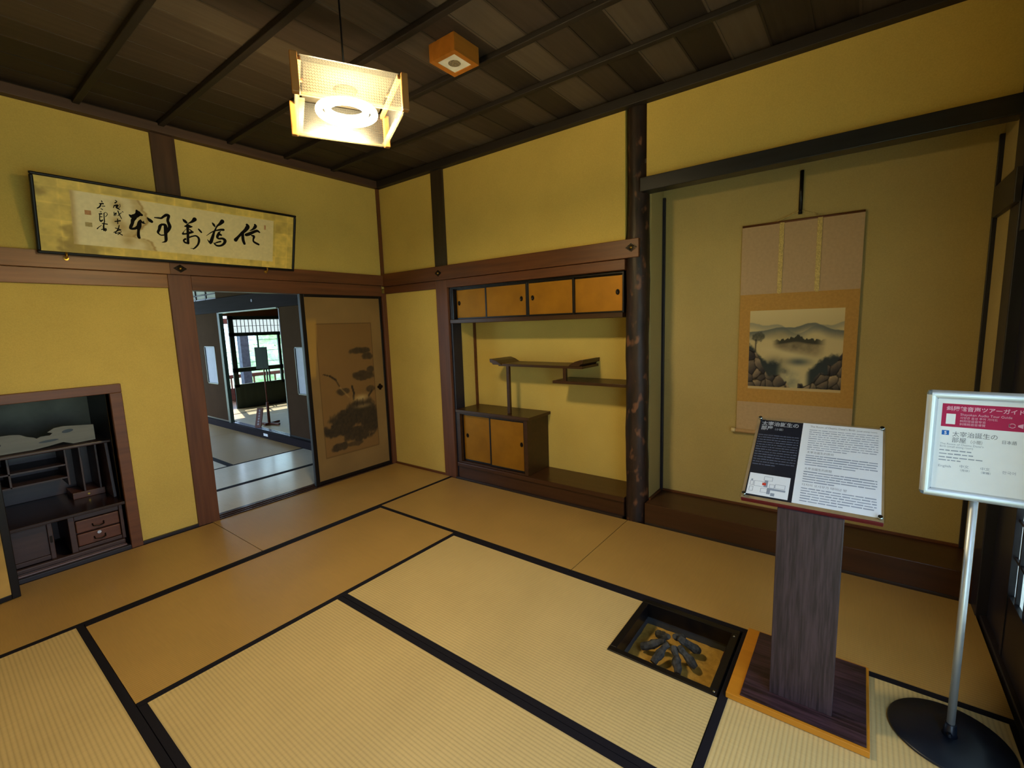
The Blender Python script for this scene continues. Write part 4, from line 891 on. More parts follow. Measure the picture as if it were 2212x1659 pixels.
# ---------------------------------------------------------------- hanging scroll
XS = 0.318; sy = -3.805
hs = thing('hanging_scroll', 'hanging scroll with an ink landscape of mountains and river on the alcove wall', 'scroll', (XS, sy, 2.13))
def sc(mb, y0, y1, z0, z1, lift): return mb.box(XS - lift, XS - lift + 0.0018, y0, y1, z0, z1)
build('mounting_silk', sc(MB(), sy - 0.333, sy + 0.331, 0.725, 2.128, 0.0), m_pink_silk, hs)
build('middle_silk', sc(MB(), sy - 0.333, sy + 0.331, 0.935, 1.675, 0.0015), m_orange_silk, hs)
def land(S, T):
    n = fbm(S*5, T*5, 3); n2 = fbm(S*18, T*18, 7); n3 = fbm(S*45, T*45, 11, 3)
    img = np.zeros(S.shape + (3,)) + np.array([190, 170, 122])/255
    img = over(img, (206, 186, 136), sst(0.8, 1.0, T)*0.6)
    # far mountains fading into mist
    m1 = 0.79 + 0.055*np.sin(S*7.5 + 0.6) + 0.03*np.sin(S*17 + 2) + 0.02*(n2-0.5)
    m2 = 0.735 + 0.10*np.exp(-((S-0.68)/0.17)**2) + 0.05*np.exp(-((S-0.34)/0.16)**2) + 0.015*(n2-0.5)
    for m, c, dep, al in ((m1, (112, 116, 106), 0.11, .55), (m2, (88, 92, 88), 0.14, .85)):
        img = over(img, c, sst(0.004, -0.006, T-m)*sst(-dep, -0.0, T-m)*al)
    img = over(img, (120, 112, 84), sst(.60,.66,T)*(1-sst(.70,.78,T))*np.exp(-((S-0.4)/0.2)**2)*n*0.6)
    # wooded islet
    isl = 0.585 + 0.03*np.exp(-((S-0.52)/0.12)**2)
    tre = isl + (0.028 + 0.06*np.exp(-((S-0.52)/0.05)**2)*vnoise(S*46, S*0, 5) + 0.03*vnoise(S*60, S*0, 9))
    win_ = sst(0.25, 0.36, S)*(1-sst(0.72, 0.85, S))
    img = over(img, (46, 46, 40), win_*sst(0.006, -0.006, T-tre)*sst(0.0, 0.03, T-isl+0.03)*0.9)
    img = over(img, (98, 86, 66), win_*sst(0.0, -0.015, T-isl)*sst(0.42, 0.55, T + (S-0.5)*0.15)*(0.4+0.6*n2))
    # winding river, pale
    rc = 0.55 - 0.30*sst(0.35, 0.55, T)*np.sin((T-0.35)*9) + 0.04*np.sin(T*20)
    img = over(img, (196, 178, 130), np.exp(-((S-rc)/(0.06+0.10*(1-T)))**2)*(1-sst(0.50, 0.56, T))*0.75)
    img = over(img, (62, 72, 74), np.exp(-(((S-0.56)/0.12)**2+((T-0.36)/0.045)**2))*0.8)
    img = over(img, (84, 96, 92), np.exp(-(((S-0.46)/0.12)**2+((T-0.10)/0.13)**2))*0.55*n2*1.6)
    # dark forest on both banks
    f1 = 0.60 - 0.62*(S) - 0.10*np.sin(S*9); f1 = np.where(S < 0.5, f1, -1) + (n2-0.5)*0.10
    img = over(img, (38, 46, 48), sst(0.02, -0.05, T-f1)*sst(0.40, 0.30, S)*0.92)
    f2 = 0.20 + 0.55*(S-0.62)*1.1 + 0.10*np.sin((S-0.6)*7); f2 = np.where(S > 0.6, f2, -1) + (n2-0.5)*0.10
    img = over(img, (36, 44, 48), sst(0.02, -0.05, T-f2)*sst(0.62, 0.70, S)*0.92)
    # spreading pine at the left edge
    cr = ((S-0.10)/0.085)**2 + ((T-0.66)/0.085)**2 + (n2-0.5)*1.6
    img = over(img, (52, 54, 46), sst(1.0, 0.5, cr)*0.85*(0.5+0.5*n3))
    img = over(img, (40, 38, 34), np.exp(-((S-0.075-0.03*(T-0.55))/0.008)**2)*sst(0.44, 0.48, T)*(1-sst(0.62, 0.66, T))*0.8)
    # rocks: craggy boulders, lit on top, in two banks
    g1 = 0.50 - 1.05*S + 0.06*np.sin(S*21) ; g1 = np.where(S < 0.5, np.maximum(g1, 0.20 - 0.35*S + 0.05*np.sin(S*33)), -1)
    g2 = np.where(S > 0.56, 0.05 + 0.62*(S-0.56) + 0.05*np.sin(S*26), -1) + np.where(S > 0.86, 0.10, 0)
    for g, sd in ((g1, 1), (g2, 5)):
        reg = sst(0.012, -0.012, T - g + (n2-0.5)*0.07)
        px_, py_ = S/0.085 + 0.35*n2 + T*2.2*(1 if sd == 1 else -1), T/0.125 + 0.3*n2
        ix, iy = np.floor(px_), np.floor(py_); d1 = np.full(S.shape, 9.0); d2 = np.full(S.shape, 9.0); uy = np.zeros(S.shape); tone = np.zeros(S.shape)
        for ax in (-1, 0, 1):
            for ay in (-1, 0, 1):
                qx, qy = ix+ax, iy+ay
                h1 = (np.sin(qx*127.1+qy*311.7+sd)*43758.5) % 1.0; h2 = (np.sin(qx*269.5+qy*183.3+sd)*43758.5) % 1.0
                dx, dy = px_-(qx+h1), py_-(qy+h2); dd = np.hypot(dx, dy); nw = dd < d1
                d2 = np.where(nw, d1, np.minimum(d2, dd)); uy = np.where(nw, dy - 0.5*dx, uy); tone = np.where(nw, h1, tone); d1 = np.where(nw, dd, d1)
        up = np.clip(0.45 + uy*0.75, 0, 1)*(0.7+0.4*n3); edge = 1 - sst(0.0, 0.16, d2-d1)
        lite = np.array([166, 142, 108])*1.0; dark = np.array([50, 46, 48])*1.0
        c = dark + (lite-dark)*(up*(0.6+0.5*tone))[..., None]; c = c*(1-0.55*edge)[..., None]
        img = img*(1-reg[..., None]) + np.clip(c, 0, 255)/255*reg[..., None]
    img = over(img, (44, 50, 52), np.exp(-(((S-0.28)/0.10)**2+((T-0.33)/0.07)**2))*0.8*(0.6+0.6*n2))
    img = over(img, (60, 64, 62), np.exp(-(((S-0.40)/0.05)**2+((T-0.24)/0.04)**2))*0.7*(0.5+0.8*n3))
    return np.where((T < 0.035)[..., None], np.array([186, 160, 112])/255, img)
painted('ink_landscape', (XS - 0.002, sy + 0.265, 1.03), (0, -1, 0), (0, 0, 1), 0.53, 0.535, 170, 170, land, m_paint, hs)
for yy in (-3.708, -3.915):
    q = MB(); q.add([(XS - 0.004, yy + a, z) for z in (1.68, 2.05, 2.127) for a in (-0.013, 0.013)], [(0, 1, 3, 2), (2, 3, 5, 4)])
    q.add([(XS - 0.0042 - 0.002*0, yy + a, z) for z in (1.672, 1.68) for a in (-0.008, 0.008)], [(0, 1, 3, 2)])
    build('wind_band', q, m_brocade, hs)
build('top_rod', MB().tube([(XS + 0.004, sy - 0.333, 2.130), (XS + 0.004, sy + 0.331, 2.130)], 0.008, 10), m_rail_y, hs)
build('bottom_roller', MB().tube([(XS - 0.004, sy - 0.345, 0.722), (XS - 0.004, sy + 0.335, 0.722)], 0.014, 14), m_pink_silk, hs)
for y0, y1 in ((sy + 0.335, sy + 0.362), (sy - 0.372, sy - 0.345)):
    build('roller_knob', MB().tube([(XS - 0.004, y0, 0.722), (XS - 0.004, y1, 0.722)], 0.016, 14), m_ivory, hs)
build('cord', MB().tube([(XS + 0.002, sy + 0.13, 2.136), (XS + 0.006, sy + 0.01, 2.185), (XS + 0.006, sy - 0.01, 2.185), (XS + 0.002, sy - 0.13, 2.136)], 0.0028, 6), m_brocade, hs)
hg = build('scroll_hanger', MB().tube([(XS + 0.008, sy, 2.165), (XS + 0.008, sy, 2.43)], 0.011, 8).tube([(XS + 0.008, sy, 2.17), (XS - 0.008, sy, 2.165), (XS - 0.01, sy, 2.19)], 0.004, 6), m_lacq, loc=(XS, sy, 2.4))
tag(hg, 'thin black hanger rod holding up the scroll cord under the alcove beam', 'hanger')

# ---------------------------------------------------------------- writing desk in the niche
wd = thing('writing_desk', 'old dark writing desk with fretwork gallery and pigeonholes standing in the wall niche', 'desk', (-2.90, 0.25, -0.03))
q = MB().box(CX0 + 0.05, -2.425, 0.035, 0.50, -0.03, 0.045).box(CX0 + 0.05, -2.42, 0.03, 0.06, 0.045, 0.075)
build('plinth', q, m_desk, wd, bevel=0.006)
build('plinth_moulding', B(CX0 + 0.05, -2.415, 0.018, 0.06, 0.012, 0.04), m_wood('desk_moulding', '#5b4648', 'X', 0.3, 0.2), wd, bevel=0.008)
build('writing_leaf', B(CX0 + 0.05, -2.385, 0.002, 0.64, 0.335, 0.358), m_wood('desk_leaf', '#2b1b18', 'X', 0.22, 0.3), wd, bevel=0.005)
q = MB().box(-2.70, -2.668, 0.05, 0.48, 0.075, 0.335).box(-2.43, -2.41, 0.05, 0.48, 0.075, 0.335).box(-2.668, -2.43, 0.06, 0.48, 0.29, 0.335).box(-2.668, -2.43, 0.06, 0.48, 0.075, 0.10).box(-2.668, -2.43, 0.09, 0.48, 0.10, 0.29)
q.box(CX0 + 0.06, -2.775, 0.07, 0.48, 0.075, 0.105).box(-2.80, -2.775, 0.06, 0.48, 0.075, 0.335).box(CX0 + 0.06, -2.70, 0.46, 0.49, 0.075, 0.335).box(CX0 + 0.06, -2.775, 0.07, 0.48, 0.31, 0.335)
build('lower_carcass', q, m_desk, wd, bevel=0.003)
dr = build('cupboard_door', B(-3.28, -2.80, 0.078, 0.096, 0.106, 0.309), m_desk, wd, bevel=0.002)
build('lock_plate', B(-2.794, -2.782, 0.054, 0.062, 0.19, 0.235), m_metal, dr)
for z0, z1, lock in ((0.105, 0.188, True), (0.198, 0.283, False)):
    dr = build('drawer', B(-2.664, -2.434, 0.056, 0.09, z0, z1), m_deskred, wd, bevel=0.005)
    zc = (z0+z1)/2 - 0.005
    build('drawer_pull', MB().tube([(-2.58, 0.054, zc + 0.008), (-2.578, 0.038, zc - 0.006), (-2.55, 0.034, zc - 0.012), (-2.522, 0.038, zc - 0.006), (-2.52, 0.054, zc + 0.008)], 0.004, 8), m_metal, dr)
    if lock: build('lock', MB().lathe((-2.55, 0.054, zc + 0.03), [(0.011, -0.002), (0.009, 0.004)], 14, 'y'), m_chrome, dr)
q = MB().box(CX0 + 0.08, -2.425, 0.62, 0.64, 0.358, 0.76)
for x, z0, y0 in ((-2.905, 0.545, 0.30), (-2.626, 0.49, 0.30), (-2.541, 0.406, 0.36), (-2.452, 0.406, 0.36)): q.box(x - 0.006, x + 0.006, y0, 0.62, z0, 0.76)
build('pigeonhole_rack', q, m_desk, wd, bevel=0.002)
for z in (0.545, 0.637): build('letter_shelf', B(-3.3, -2.632, 0.30, 0.62, z, z + 0.010), m_desk, wd)
q = MB().prism([(0.17, 0.358), (0.63, 0.358), (0.63, 0.765), (0.225, 0.765)], lambda a, b, h: (h, a, b), -2.425, -2.405)
build('side_panel', q, m_desk, wd, bevel=0.003)
build('shelf_top', B(CX0 + 0.05, -2.385, 0.200, 0.64, 0.765, 0.785), m_desk, wd, bevel=0.006)
dr = build('small_drawer', B(-2.612, -2.43, 0.365, 0.58, 0.358, 0.405), m_deskred, wd, bevel=0.003)
build('drawer_knob', MB().lathe((-2.525, 0.364, 0.382), [(0.007, -0.006), (0.005, 0.002)], 10, 'y'), m_brass, dr)
# fretwork gallery: cloud outline with teardrop holes
top = [(-3.38, 0.79), (-3.38, 0.87), (-3.2, 0.90), (-3.0, 0.915), (-2.87, 0.912), (-2.83, 0.905), (-2.80, 0.885), (-2.765, 0.872), (-2.755, 0.862), (-2.735, 0.872), (-2.69, 0.872), (-2.675, 0.885), (-2.70, 0.895), (-2.665, 0.918), (-2.62, 0.922), (-2.46, 0.905), (-2.46, 0.795), (-2.58, 0.79), (-2.63, 0.812), (-2.70, 0.80), (-2.78, 0.79)]
q = MB().prism([(a, b) for a, b in top][::-1], lambda a, b, h: (a, h, b), 0.26, 0.272)
fg = build('fretwork_gallery', q, m_fret, wd)
for c in ((-2.95, 0.85, 0.03, 0.016), (-2.60, 0.885, 0.03, 0.012), (-2.70, 0.835, 0.05, 0.008)):
    build('fret_hole', MB().add([(c[0] + c[2]*math.cos(2*math.pi*i/20), 0.2595, c[1] + c[3]*math.sin(2*math.pi*i/20) + 0.3*c[3]*math.cos(2*math.pi*i/20)) for i in range(20)], [tuple(range(20))]), m_lacq, fg)

# ---------------------------------------------------------------- folding screen at the left edge
sn = thing('folding_screen', 'folding screen leaf with black frame and gold painted paper, cut off at the left edge', 'screen', (-3.3, -0.25, 0.0))
sO = Vector((-2.979, -0.205, 0.003)); sU = Vector((-0.985, -0.17, 0)).normalized(); sN = Vector((sU.y, -sU.x, 0)); sN = sN if sN.y < 0 else -sN
q = MB(); SW, SH, st = 0.62, 1.25, 0.038
for a0, a1, b0, b1 in ((0, st, 0, SH), (SW - st, SW, 0, SH), (st, SW - st, 0, 0.03), (st, SW - st, SH - 0.03, SH)): q.obox(sO, sU, Z3, sN, a0, a1, b0, b1, -0.02, 0.006)
build('frame', q, m_lacq, sn, bevel=0.003)
def scr(S, T):
    img = np.zeros(S.shape + (3,)) + np.array([176, 140, 74])/255
    img = img*(0.85 + 0.3*fbm(S*6, T*12, 5))[..., None]
    return over(img, (92, 74, 42), sst(0.55, 0.7, fbm(S*4, T*7, 31))*0.5)
o_ = sO + sU*(SW - st) + Z3*0.03 + sN*0.001
painted('painted_paper', tuple(o_), tuple(-sU), (0, 0, 1), SW - 2*st, SH - 0.06, 40, 70, scr, m_paint, sn)

# ---------------------------------------------------------------- sunken hearth with charcoal
he = thing('sunken_hearth', 'sunken square hearth with black frame and ash set into the mats', 'hearth', ((HX0+HX1)/2, (HY0+HY1)/2, -0.2))
fw_ = 0.034
for a in ((HX0+.001, HX0 + fw_, HY0+.001, HY1-.001), (HX1 - fw_, HX1-.001, HY0+.001, HY1-.001), (HX0 + fw_, HX1 - fw_, HY0+.001, HY0 + fw_), (HX0 + fw_, HX1 - fw_, HY1 - fw_, HY1-.001)):
    build('frame_bar', B(a[0], a[1], a[2], a[3], -0.075, 0.004), m_lacq, he, bevel=0.003)
q = MB(); ix0, ix1, iy0, iy1 = HX0 + 0.028, HX1 - 0.028, HY0 + 0.028, HY1 - 0.028
for a in ((ix0 - 0.012, ix0, iy0, iy1), (ix1, ix1 + 0.012, iy0, iy1), (ix0, ix1, iy0 - 0.012, iy0), (ix0, ix1, iy1, iy1 + 0.012)): q.box(a[0], a[1], a[2], a[3], -0.21, -0.008)
build('metal_lining', q, m_tin, he)
n = 22; vs = [(ix0 + (ix1-ix0)*i/(n-1), iy0 + (iy1-iy0)*j/(n-1), -0.118 + 0.006*math.sin(i*0.9)*math.cos(j*0.7) + random.uniform(-.002, .002)) for j in range(n) for i in range(n)]
q = MB().add(vs, [(j*n+i, j*n+i+1, (j+1)*n+i+1, (j+1)*n+i) for j in range(n-1) for i in range(n-1)], True).box(ix0, ix1, iy0, iy1, -0.21, -0.15)
build('ash_bed', q, m_ash, he)
build('copper_tag', B(-1.165, -1.09, HY0 + fw_ - 0.001, HY0 + fw_ + 0.006, -0.06, -0.012), m_copper, he)
for x, y in ((HX1 - 0.06, HY0 + 0.02), (HX0 + 0.02, HY0 + 0.014)): build('nail_head', MB().lathe((x, y, 0), [(0.0055, 0.004), (0.004, 0.0065)], 10), m_chrome, he)
hc = Vector((-1.135, -3.500, -0.118))
for k in range(7):
    a = 2*math.pi*k/7 + random.uniform(-.12, .12); R_ = random.uniform(0.12, 0.15)
    p0 = hc + Vector((R_*math.cos(a), R_*math.sin(a)*1.0, 0.030)); p1 = hc + Vector((0.034*math.cos(a + .1), 0.034*math.sin(a + .1), random.uniform(0.075, 0.10)))
    pts = [p0.lerp(p1, t_/6) + Vector((random.uniform(-.004, .004), random.uniform(-.004, .004), random.uniform(-.002, .002))) for t_ in range(7)]
    rr = random.uniform(0.019, 0.021); q = MB().tube(pts, [rr*(0.8 + 0.12*math.sin(j*1.7 + k) + (0.2 if 0 < j < 4 else -0.15 if j == 6 else 0)) for j in range(7)], 9, smooth=False)
    c = build('charcoal_stick', q, m_char, loc=tuple(p0)); tag(c, 'grey black charcoal stick leaning in the heap on the hearth ash', 'charcoal', 'charcoal sticks in the hearth')

# ---------------------------------------------------------------- information lectern
BO = Vector((-1.30, -3.806, 0.822)); BU = Vector((0, -1, 0)); BV = Vector((0.35, 0, 0.26)).normalized(); BN = BU.cross(BV); BWD, BHT = 0.449, 0.434
le = thing('information_stand', 'dark wood-grain lectern holding a slanted information board, standing beside the hearth', 'sign stand', (-1.14, -4.03, 0.002))
build('plywood_base', B(-1.385, -0.905, -4.258, -3.795, 0.002, 0.026), m_ply, le, bevel=0.002)
build('laminate_plate', B(-1.372, -0.918, -4.248, -3.845, 0.0262, 0.032), m_lamy, le, bevel=0.001)
zt = lambda x: 0.822 + (x + 1.30)*0.26/0.35 - 0.020
q = MB(); x0, x1, y0, y1 = -1.295, -1.17, -4.144, -3.937
q.add([(x0,y0,.032),(x1,y0,.032),(x1,y1,.032),(x0,y1,.032),(x0,y0,zt(x0)),(x1,y0,zt(x1)),(x1,y1,zt(x1)),(x0,y1,zt(x0))], [(0,3,2,1),(4,5,6,7),(0,1,5,4),(1,2,6,5),(2,3,7,6),(3,0,4,7)])
build('column', q, m_lam, le, bevel=0.002)
bd = build('board', MB().obox(BO, BU, BV, BN, 0.004, BWD - 0.004, 0.0, BHT - 0.004, -0.020, 0.0), m_redlac, le, bevel=0.002)
bp = lambda lift: (lambda a, b: tuple(BO + BU*a + BV*b + BN*lift))
build('backing_sheet', MB().obox(BO, BU, BV, BN, 0.004, BWD - 0.004, 0.004, BHT - 0.004, 0.0002, 0.001), m_plain('taupe_backing', '#8a7350', 0.7), bd)
q = MB().obox(BO, BU, BV, BN, 0.014, 0.175, 0.017, 0.421, 0.001, 0.0018)
jp = build('dark_leaflet', q, m_navy, bd)
q = MB().obox(BO, BU, BV, BN, 0.175, 0.438, 0.019, 0.423, 0.001, 0.0018)
wp = build('white_leaflet', q, m_white, bd)
q = MB().text('太宰治誕生の', 0.022, 0.392, 0.026, bp(0.0022), 0.0004, 0.138).text('部屋', 0.022, 0.366, 0.026, bp(0.0022), 0.0004, 0.045).text('（小間）', 0.068, 0.367, 0.014, bp(0.0022), 0.0, 0.038)
build('title_lettering', q, m_silverink, jp)
def lines(mb, a0, a1, b, h, fn, word=(0.006, 0.03), gap=0.003, end=None):
    x = a0; e_ = end or a1
    while x < e_ - 0.004:
        w_ = min(random.uniform(*word), e_ - x); mb.rect2(x, x + w_, b, b + h*random.uniform(0.75, 1.0), fn); x += w_ + gap
    return mb
q = MB()
for i in range(13): lines(q, 0.018, 0.168, 0.333 - i*0.0133, 0.0052, bp(0.0021), (0.005, 0.022), 0.0025, 0.168 if i < 12 else 0.10)
build('body_text', q, m_dimink, jp)
mp = build('floor_plan', MB().obox(BO, BU, BV, BN, 0.019, 0.161, 0.025, 0.128, 0.0018, 0.0024), m_white, jp)
q = MB(); pf = bp(0.0026)
def outl(m, a0, a1, b0, b1, w_=0.0016):
    m.rect2(a0, a1, b0, b0 + w_, pf).rect2(a0, a1, b1 - w_, b1, pf).rect2(a0, a0 + w_, b0, b1, pf).rect2(a1 - w_, a1, b0, b1, pf)
for r_ in ((0.072, 0.102, 0.098, 0.118), (0.026, 0.038, 0.068, 0.090), (0.040, 0.076, 0.066, 0.092), (0.094, 0.112, 0.066, 0.084), (0.113, 0.148, 0.068, 0.088), (0.026, 0.040, 0.040, 0.062), (0.066, 0.092, 0.040, 0.060)): outl(q, *r_)
q.rect2(0.076, 0.088, 0.066, 0.098, pf).rect2(0.088, 0.150, 0.056, 0.065, pf).rect2(0.088, 0.100, 0.036, 0.058, pf).rect2(0.102, 0.116, 0.030, 0.044, pf).rect2(0.028, 0.034, 0.090, 0.098, pf)
build('plan_lines', q, m_paleink, mp)
build('red_room_mark', MB().rect2(0.069, 0.082, 0.074, 0.086, bp(0.0028)), m_redink, mp)
q = MB().text('The Room of Osamu Dazai’s Birth', 0.201, 0.402, 0.014, bp(0.0021), 0.0, 0.15).text('(small sitting room)', 0.356, 0.402, 0.009, bp(0.0021), 0.0, 0.064)
build('heading', q, m_greyink, wp)
for t_, a_, b_, w_ in (('太宰治诞生的房间', 0.201, 0.264, 0.088), ('太宰治誕生的房間', 0.200, 0.182, 0.088), ('다자이 오사무가 태어난 방', 0.199, 0.104, 0.14)):
    build('heading', MB().text(t_, a_, b_, 0.013, bp(0.0021), 0.0, w_), m_greyink, wp)
for n_, a_, b_, h_, wd_, gp_, en_ in ((10, 0.200, 0.386, 0.0038, (0.006, 0.03), 0.003, 0.33), (5, 0.199, 0.250, 0.0052, (0.01, 0.05), 0.002, 0.36), (5, 0.199, 0.168, 0.0052, (0.01, 0.05), 0.002, 0.30), (6, 0.198, 0.090, 0.0048, (0.01, 0.04), 0.003, 0.33)):
    q = MB()
    for i in range(n_): lines(q, a_, 0.425, b_ - i*0.0115, h_, bp(0.0021), wd_, gp_, 0.425 if i < n_ - 1 else en_)
    build('paragraph', q, m_paleink, wp)
build('acrylic_cover', MB().obox(BO, BU, BV, BN, 0.0, BWD, 0.0, BHT, 0.004, 0.008), m_acryl, le)
for a, b in ((0.014, 0.016), (BWD - 0.014, 0.016), (0.014, BHT - 0.012), (BWD - 0.014, BHT - 0.012)):
    P_ = BO + BU*a + BV*b
    build('cap_bolt', MB().tube([P_ + BN*0.0, P_ + BN*0.010, P_ + BN*0.0101, P_ + BN*0.017], [0.005, 0.005, 0.0085, 0.007], 14), m_chrome, le)

# ---------------------------------------------------------------- poster stand
ps = thing('poster_stand', 'aluminium framed poster stand on a pole with a round black foot by the paper window', 'sign stand', (-1.123, -4.487, 0.002))
px, py = -1.123, -4.487
build('round_foot', MB().lathe((px, py, 0), [(0.172, 0.002), (0.174, 0.006), (0.170, 0.011), (0.05, 0.016), (0.001, 0.0165)], 56), m_disc, ps)
build('collar', MB().lathe((px, py, 0), [(0.022, 0.016), (0.019, 0.03), (0.017, 0.06), (0.014, 0.062)], 20).lathe((px - 0.022, py + 0.004, 0.03), [(0.004, -0.01), (0.008, 0.0)], 10, 'x'), m_disc, ps)
build('pole', MB().lathe((px, py, 0), [(0.0115, 0.058), (0.0115, 0.93)], 24), m_alu, ps)
pO = Vector((px - 0.014, -4.346, 0.898)); pU = Vector((0, -1, 0)); pV = Z3; pN = Vector((-1, 0, 0)); PW, PH = 0.29, 0.368
q = MB(); fwid = 0.030
def rail(m, a0, a1, b0, b1, horiz):
    k = 7
    for i in range(k):
        t0, t1 = i/k, (i+1)/k; h = lambda t_: 0.004 + 0.010*math.sin(math.pi*min(1, max(0, t_)))**0.6
        if horiz: c = [(a0, b0+(b1-b0)*t0, h(t0)), (a1, b0+(b1-b0)*t0, h(t0)), (a1, b0+(b1-b0)*t1, h(t1)), (a0, b0+(b1-b0)*t1, h(t1))]
        else: c = [(a0+(a1-a0)*t0, b0, h(t0)), (a0+(a1-a0)*t1, b0, h(t1)), (a0+(a1-a0)*t1, b1, h(t1)), (a0+(a1-a0)*t0, b1, h(t0))]
        m.add([tuple(pO + pU*x + pV*y + pN*z) for x, y, z in c], [(0, 1, 2, 3)], True)
rail(q, 0.012, PW - 0.012, 0, fwid, True); rail(q, 0.012, PW - 0.012, PH - fwid, PH, True); rail(q, 0, fwid, 0.016, PH - 0.016, False); rail(q, PW - fwid, PW, 0.016, PH - 0.016, False)
q.obox(pO, pU, pV, pN, 0.004, PW - 0.004, 0.004, PH - 0.004, -0.012, 0.0035)
sf = build('snap_frame', q, m_alu, ps)
for a, b in ((0.017, 0.017), (PW - 0.017, 0.017), (0.017, PH - 0.017), (PW - 0.017, PH - 0.017)):
    c_ = pO + pU*a + pV*b
    build('frame_corner', MB().obox(c_, pU, pV, pN, -0.017, 0.017, -0.017, 0.017, -0.013, 0.0125), m_plain('grey_corner_plastic', '#5d6e80', 0.4), sf, bevel=0.012)
po = build('poster', MB().obox(pO, pU, pV, pN, fwid - 0.004, PW - fwid + 0.004, fwid - 0.004, PH - fwid + 0.004, 0.0036, 0.0045), m_white, ps)
pp = lambda lift: (lambda a, b: tuple(pO + pU*(0.041 + (a - 0.041)*0.95) + pV*b + pN*lift))
hd = build('red_banner', MB().rect2(0.041, 0.252, PH - 0.122, PH - 0.044, pp(0.0047)), m_magenta, po)
T_ = lambda y: PH - y
build('banner_lettering', MB().text('斜陽館音声ツアーガイド', 0.052, T_(0.066), 0.0165, pp(0.0050), 0.0003, 0.188), m_pinkink, hd)
q = MB().text('Shayokan Audio Tour Guide', 0.088, T_(0.082), 0.011, pp(0.0050), 0, 0.125).text('斜阳馆语音导览', 0.088, T_(0.1035), 0.009, pp(0.0050), 0, 0.064).text('사양관 음성 투어 가이드', 0.088, T_(0.093), 0.009, pp(0.0050), 0, 0.092).text('斜陽館語音導覽', 0.088, T_(0.114), 0.009, pp(0.0050), 0, 0.064)
build('banner_small_lettering', q, m_pinkink, hd)
build('phone_icon', MB().rect2(0.053, 0.077, T_(0.113), T_(0.078), pp(0.0049)), m_white, hd)
q = MB(); f5 = pp(0.0050)
arc = [(0.215 + 0.007*math.cos(a), T_(0.104) + 0.0065*math.sin(a), 0.0016) for a in np.linspace(0.3, 2*math.pi - 0.3, 12)]
q.stroke(arc, f5).stroke([(0.208, T_(0.100), .003), (0.208, T_(0.108), .003)], f5).add([f5(0.228, T_(0.106)), f5(0.240, T_(0.111)), f5(0.240, T_(0.096)), f5(0.228, T_(0.101))], [(0, 1, 2, 3)])
build('audio_icon', q, m_pinkink, hd)
nb_ = build('number_box', MB().rect2(0.045, 0.064, T_(0.151), T_(0.135), pp(0.0048)), m_blue, po)
build('number', MB().text('5', 0.051, T_(0.1485), 0.015, pp(0.0051), 0.0003), m_white, nb_)
q = MB().text('太宰治誕生の', 0.072, T_(0.153), 0.0195, pp(0.0048), 0, 0.112).text('部屋', 0.072, T_(0.173), 0.0195, pp(0.0048), 0, 0.037).text('（小間）', 0.113, T_(0.173), 0.013, pp(0.0048), 0, 0.036).text('日本語', 0.194, T_(0.164), 0.013, pp(0.0048), 0, 0.036)
build('poster_title', q, m_greyink, po)
q = MB().text('The Room of Osamu Dazai’s', 0.043, T_(0.184), 0.009, pp(0.0048), 0, 0.11).text('Birth (small sitting room)', 0.043, T_(0.193), 0.009, pp(0.0048), 0, 0.085)
for b_, e_ in ((0.205, 0.13), (0.217, 0.13), (0.229, 0.155), (0.239, 0.10)): lines(q, 0.043, 0.155, T_(b_), 0.004, pp(0.0048), (0.006, 0.02), 0.003, e_)
build('poster_text', q, m_paleink, po)
build('language_name', MB().text('English', 0.043, T_(0.262), 0.011, pp(0.0048), 0, 0.034), m_paleink, po)
build('language_name', MB().text('中文', 0.098, T_(0.258), 0.011, pp(0.0048), 0, 0.024).text('（简体）', 0.095, T_(0.270), 0.008, pp(0.0048), 0, 0.03), m_paleink, po)
build('language_name', MB().text('中文', 0.150, T_(0.258), 0.011, pp(0.0048), 0, 0.024).text('（繁體）', 0.147, T_(0.270), 0.008, pp(0.0048), 0, 0.03), m_paleink, po)
build('language_name', MB().text('한국어', 0.203, T_(0.262), 0.011, pp(0.0048), 0, 0.032), m_paleink, po)

# ---------------------------------------------------------------- things in the rooms behind the doorway
fs = thing('cross_foot_stand', 'thin pole stand with a dark panel on a wooden cross foot, in the window room', 'stand', (0.05, 3.09, 0.1))
fx, fy = 0.05, 3.09
q = MB().obox((fx, fy, 0.1), Vector((0.95, 0.31, 0)), Vector((-0.31, 0.95, 0)), Z3, -0.09, 0.19, -0.018, 0.018, 0.004, 0.034).obox((fx, fy, 0.1), Vector((0.31, -0.95, 0)), Vector((0.95, 0.31, 0)), Z3, -0.2, 0.2, -0.018, 0.018, 0.004, 0.030)
build('cross_foot', q, m_signbrown, fs, bevel=0.004)
build('pole', MB().tube([(fx, fy, 0.13), (fx, fy, 0.45)], 0.019, 10).tube([(fx, fy, 0.45), (fx, fy, 1.25)], 0.010, 10), m_signbrown, fs)
build('dark_panel', MB().obox((fx - 0.02, fy - 0.01, 0), Vector((0.79, -0.6, 0)), Z3, Vector((-0.6, -0.79, 0)), -0.085, 0.085, 0.97, 1.30, -0.012, 0.012), m_greenish_wood, fs, bevel=0.004)
ls = thing('leaning_sign', 'small brown wooden sign leaning on the raised sill of the back room', 'sign', (-0.165, 2.99, 0.103))
q = MB(); lo = Vector((-0.165, 2.99, 0.104)); lU = Vector((0.55, -0.83, 0)).normalized(); lN = Vector((-0.80, -0.53, 0.0)).normalized(); lV = (Z3*0.30 - lN*0.11 + lU*0.0).normalized(); lN = lU.cross(lV)
if lN.x > 0: lN = -lN
sg = build('plank', MB().obox(lo, lU, lV, lN, -0.048, 0.048, 0.0, 0.30, -0.008, 0.008), m_signbrown, ls, bevel=0.003)
q = MB()
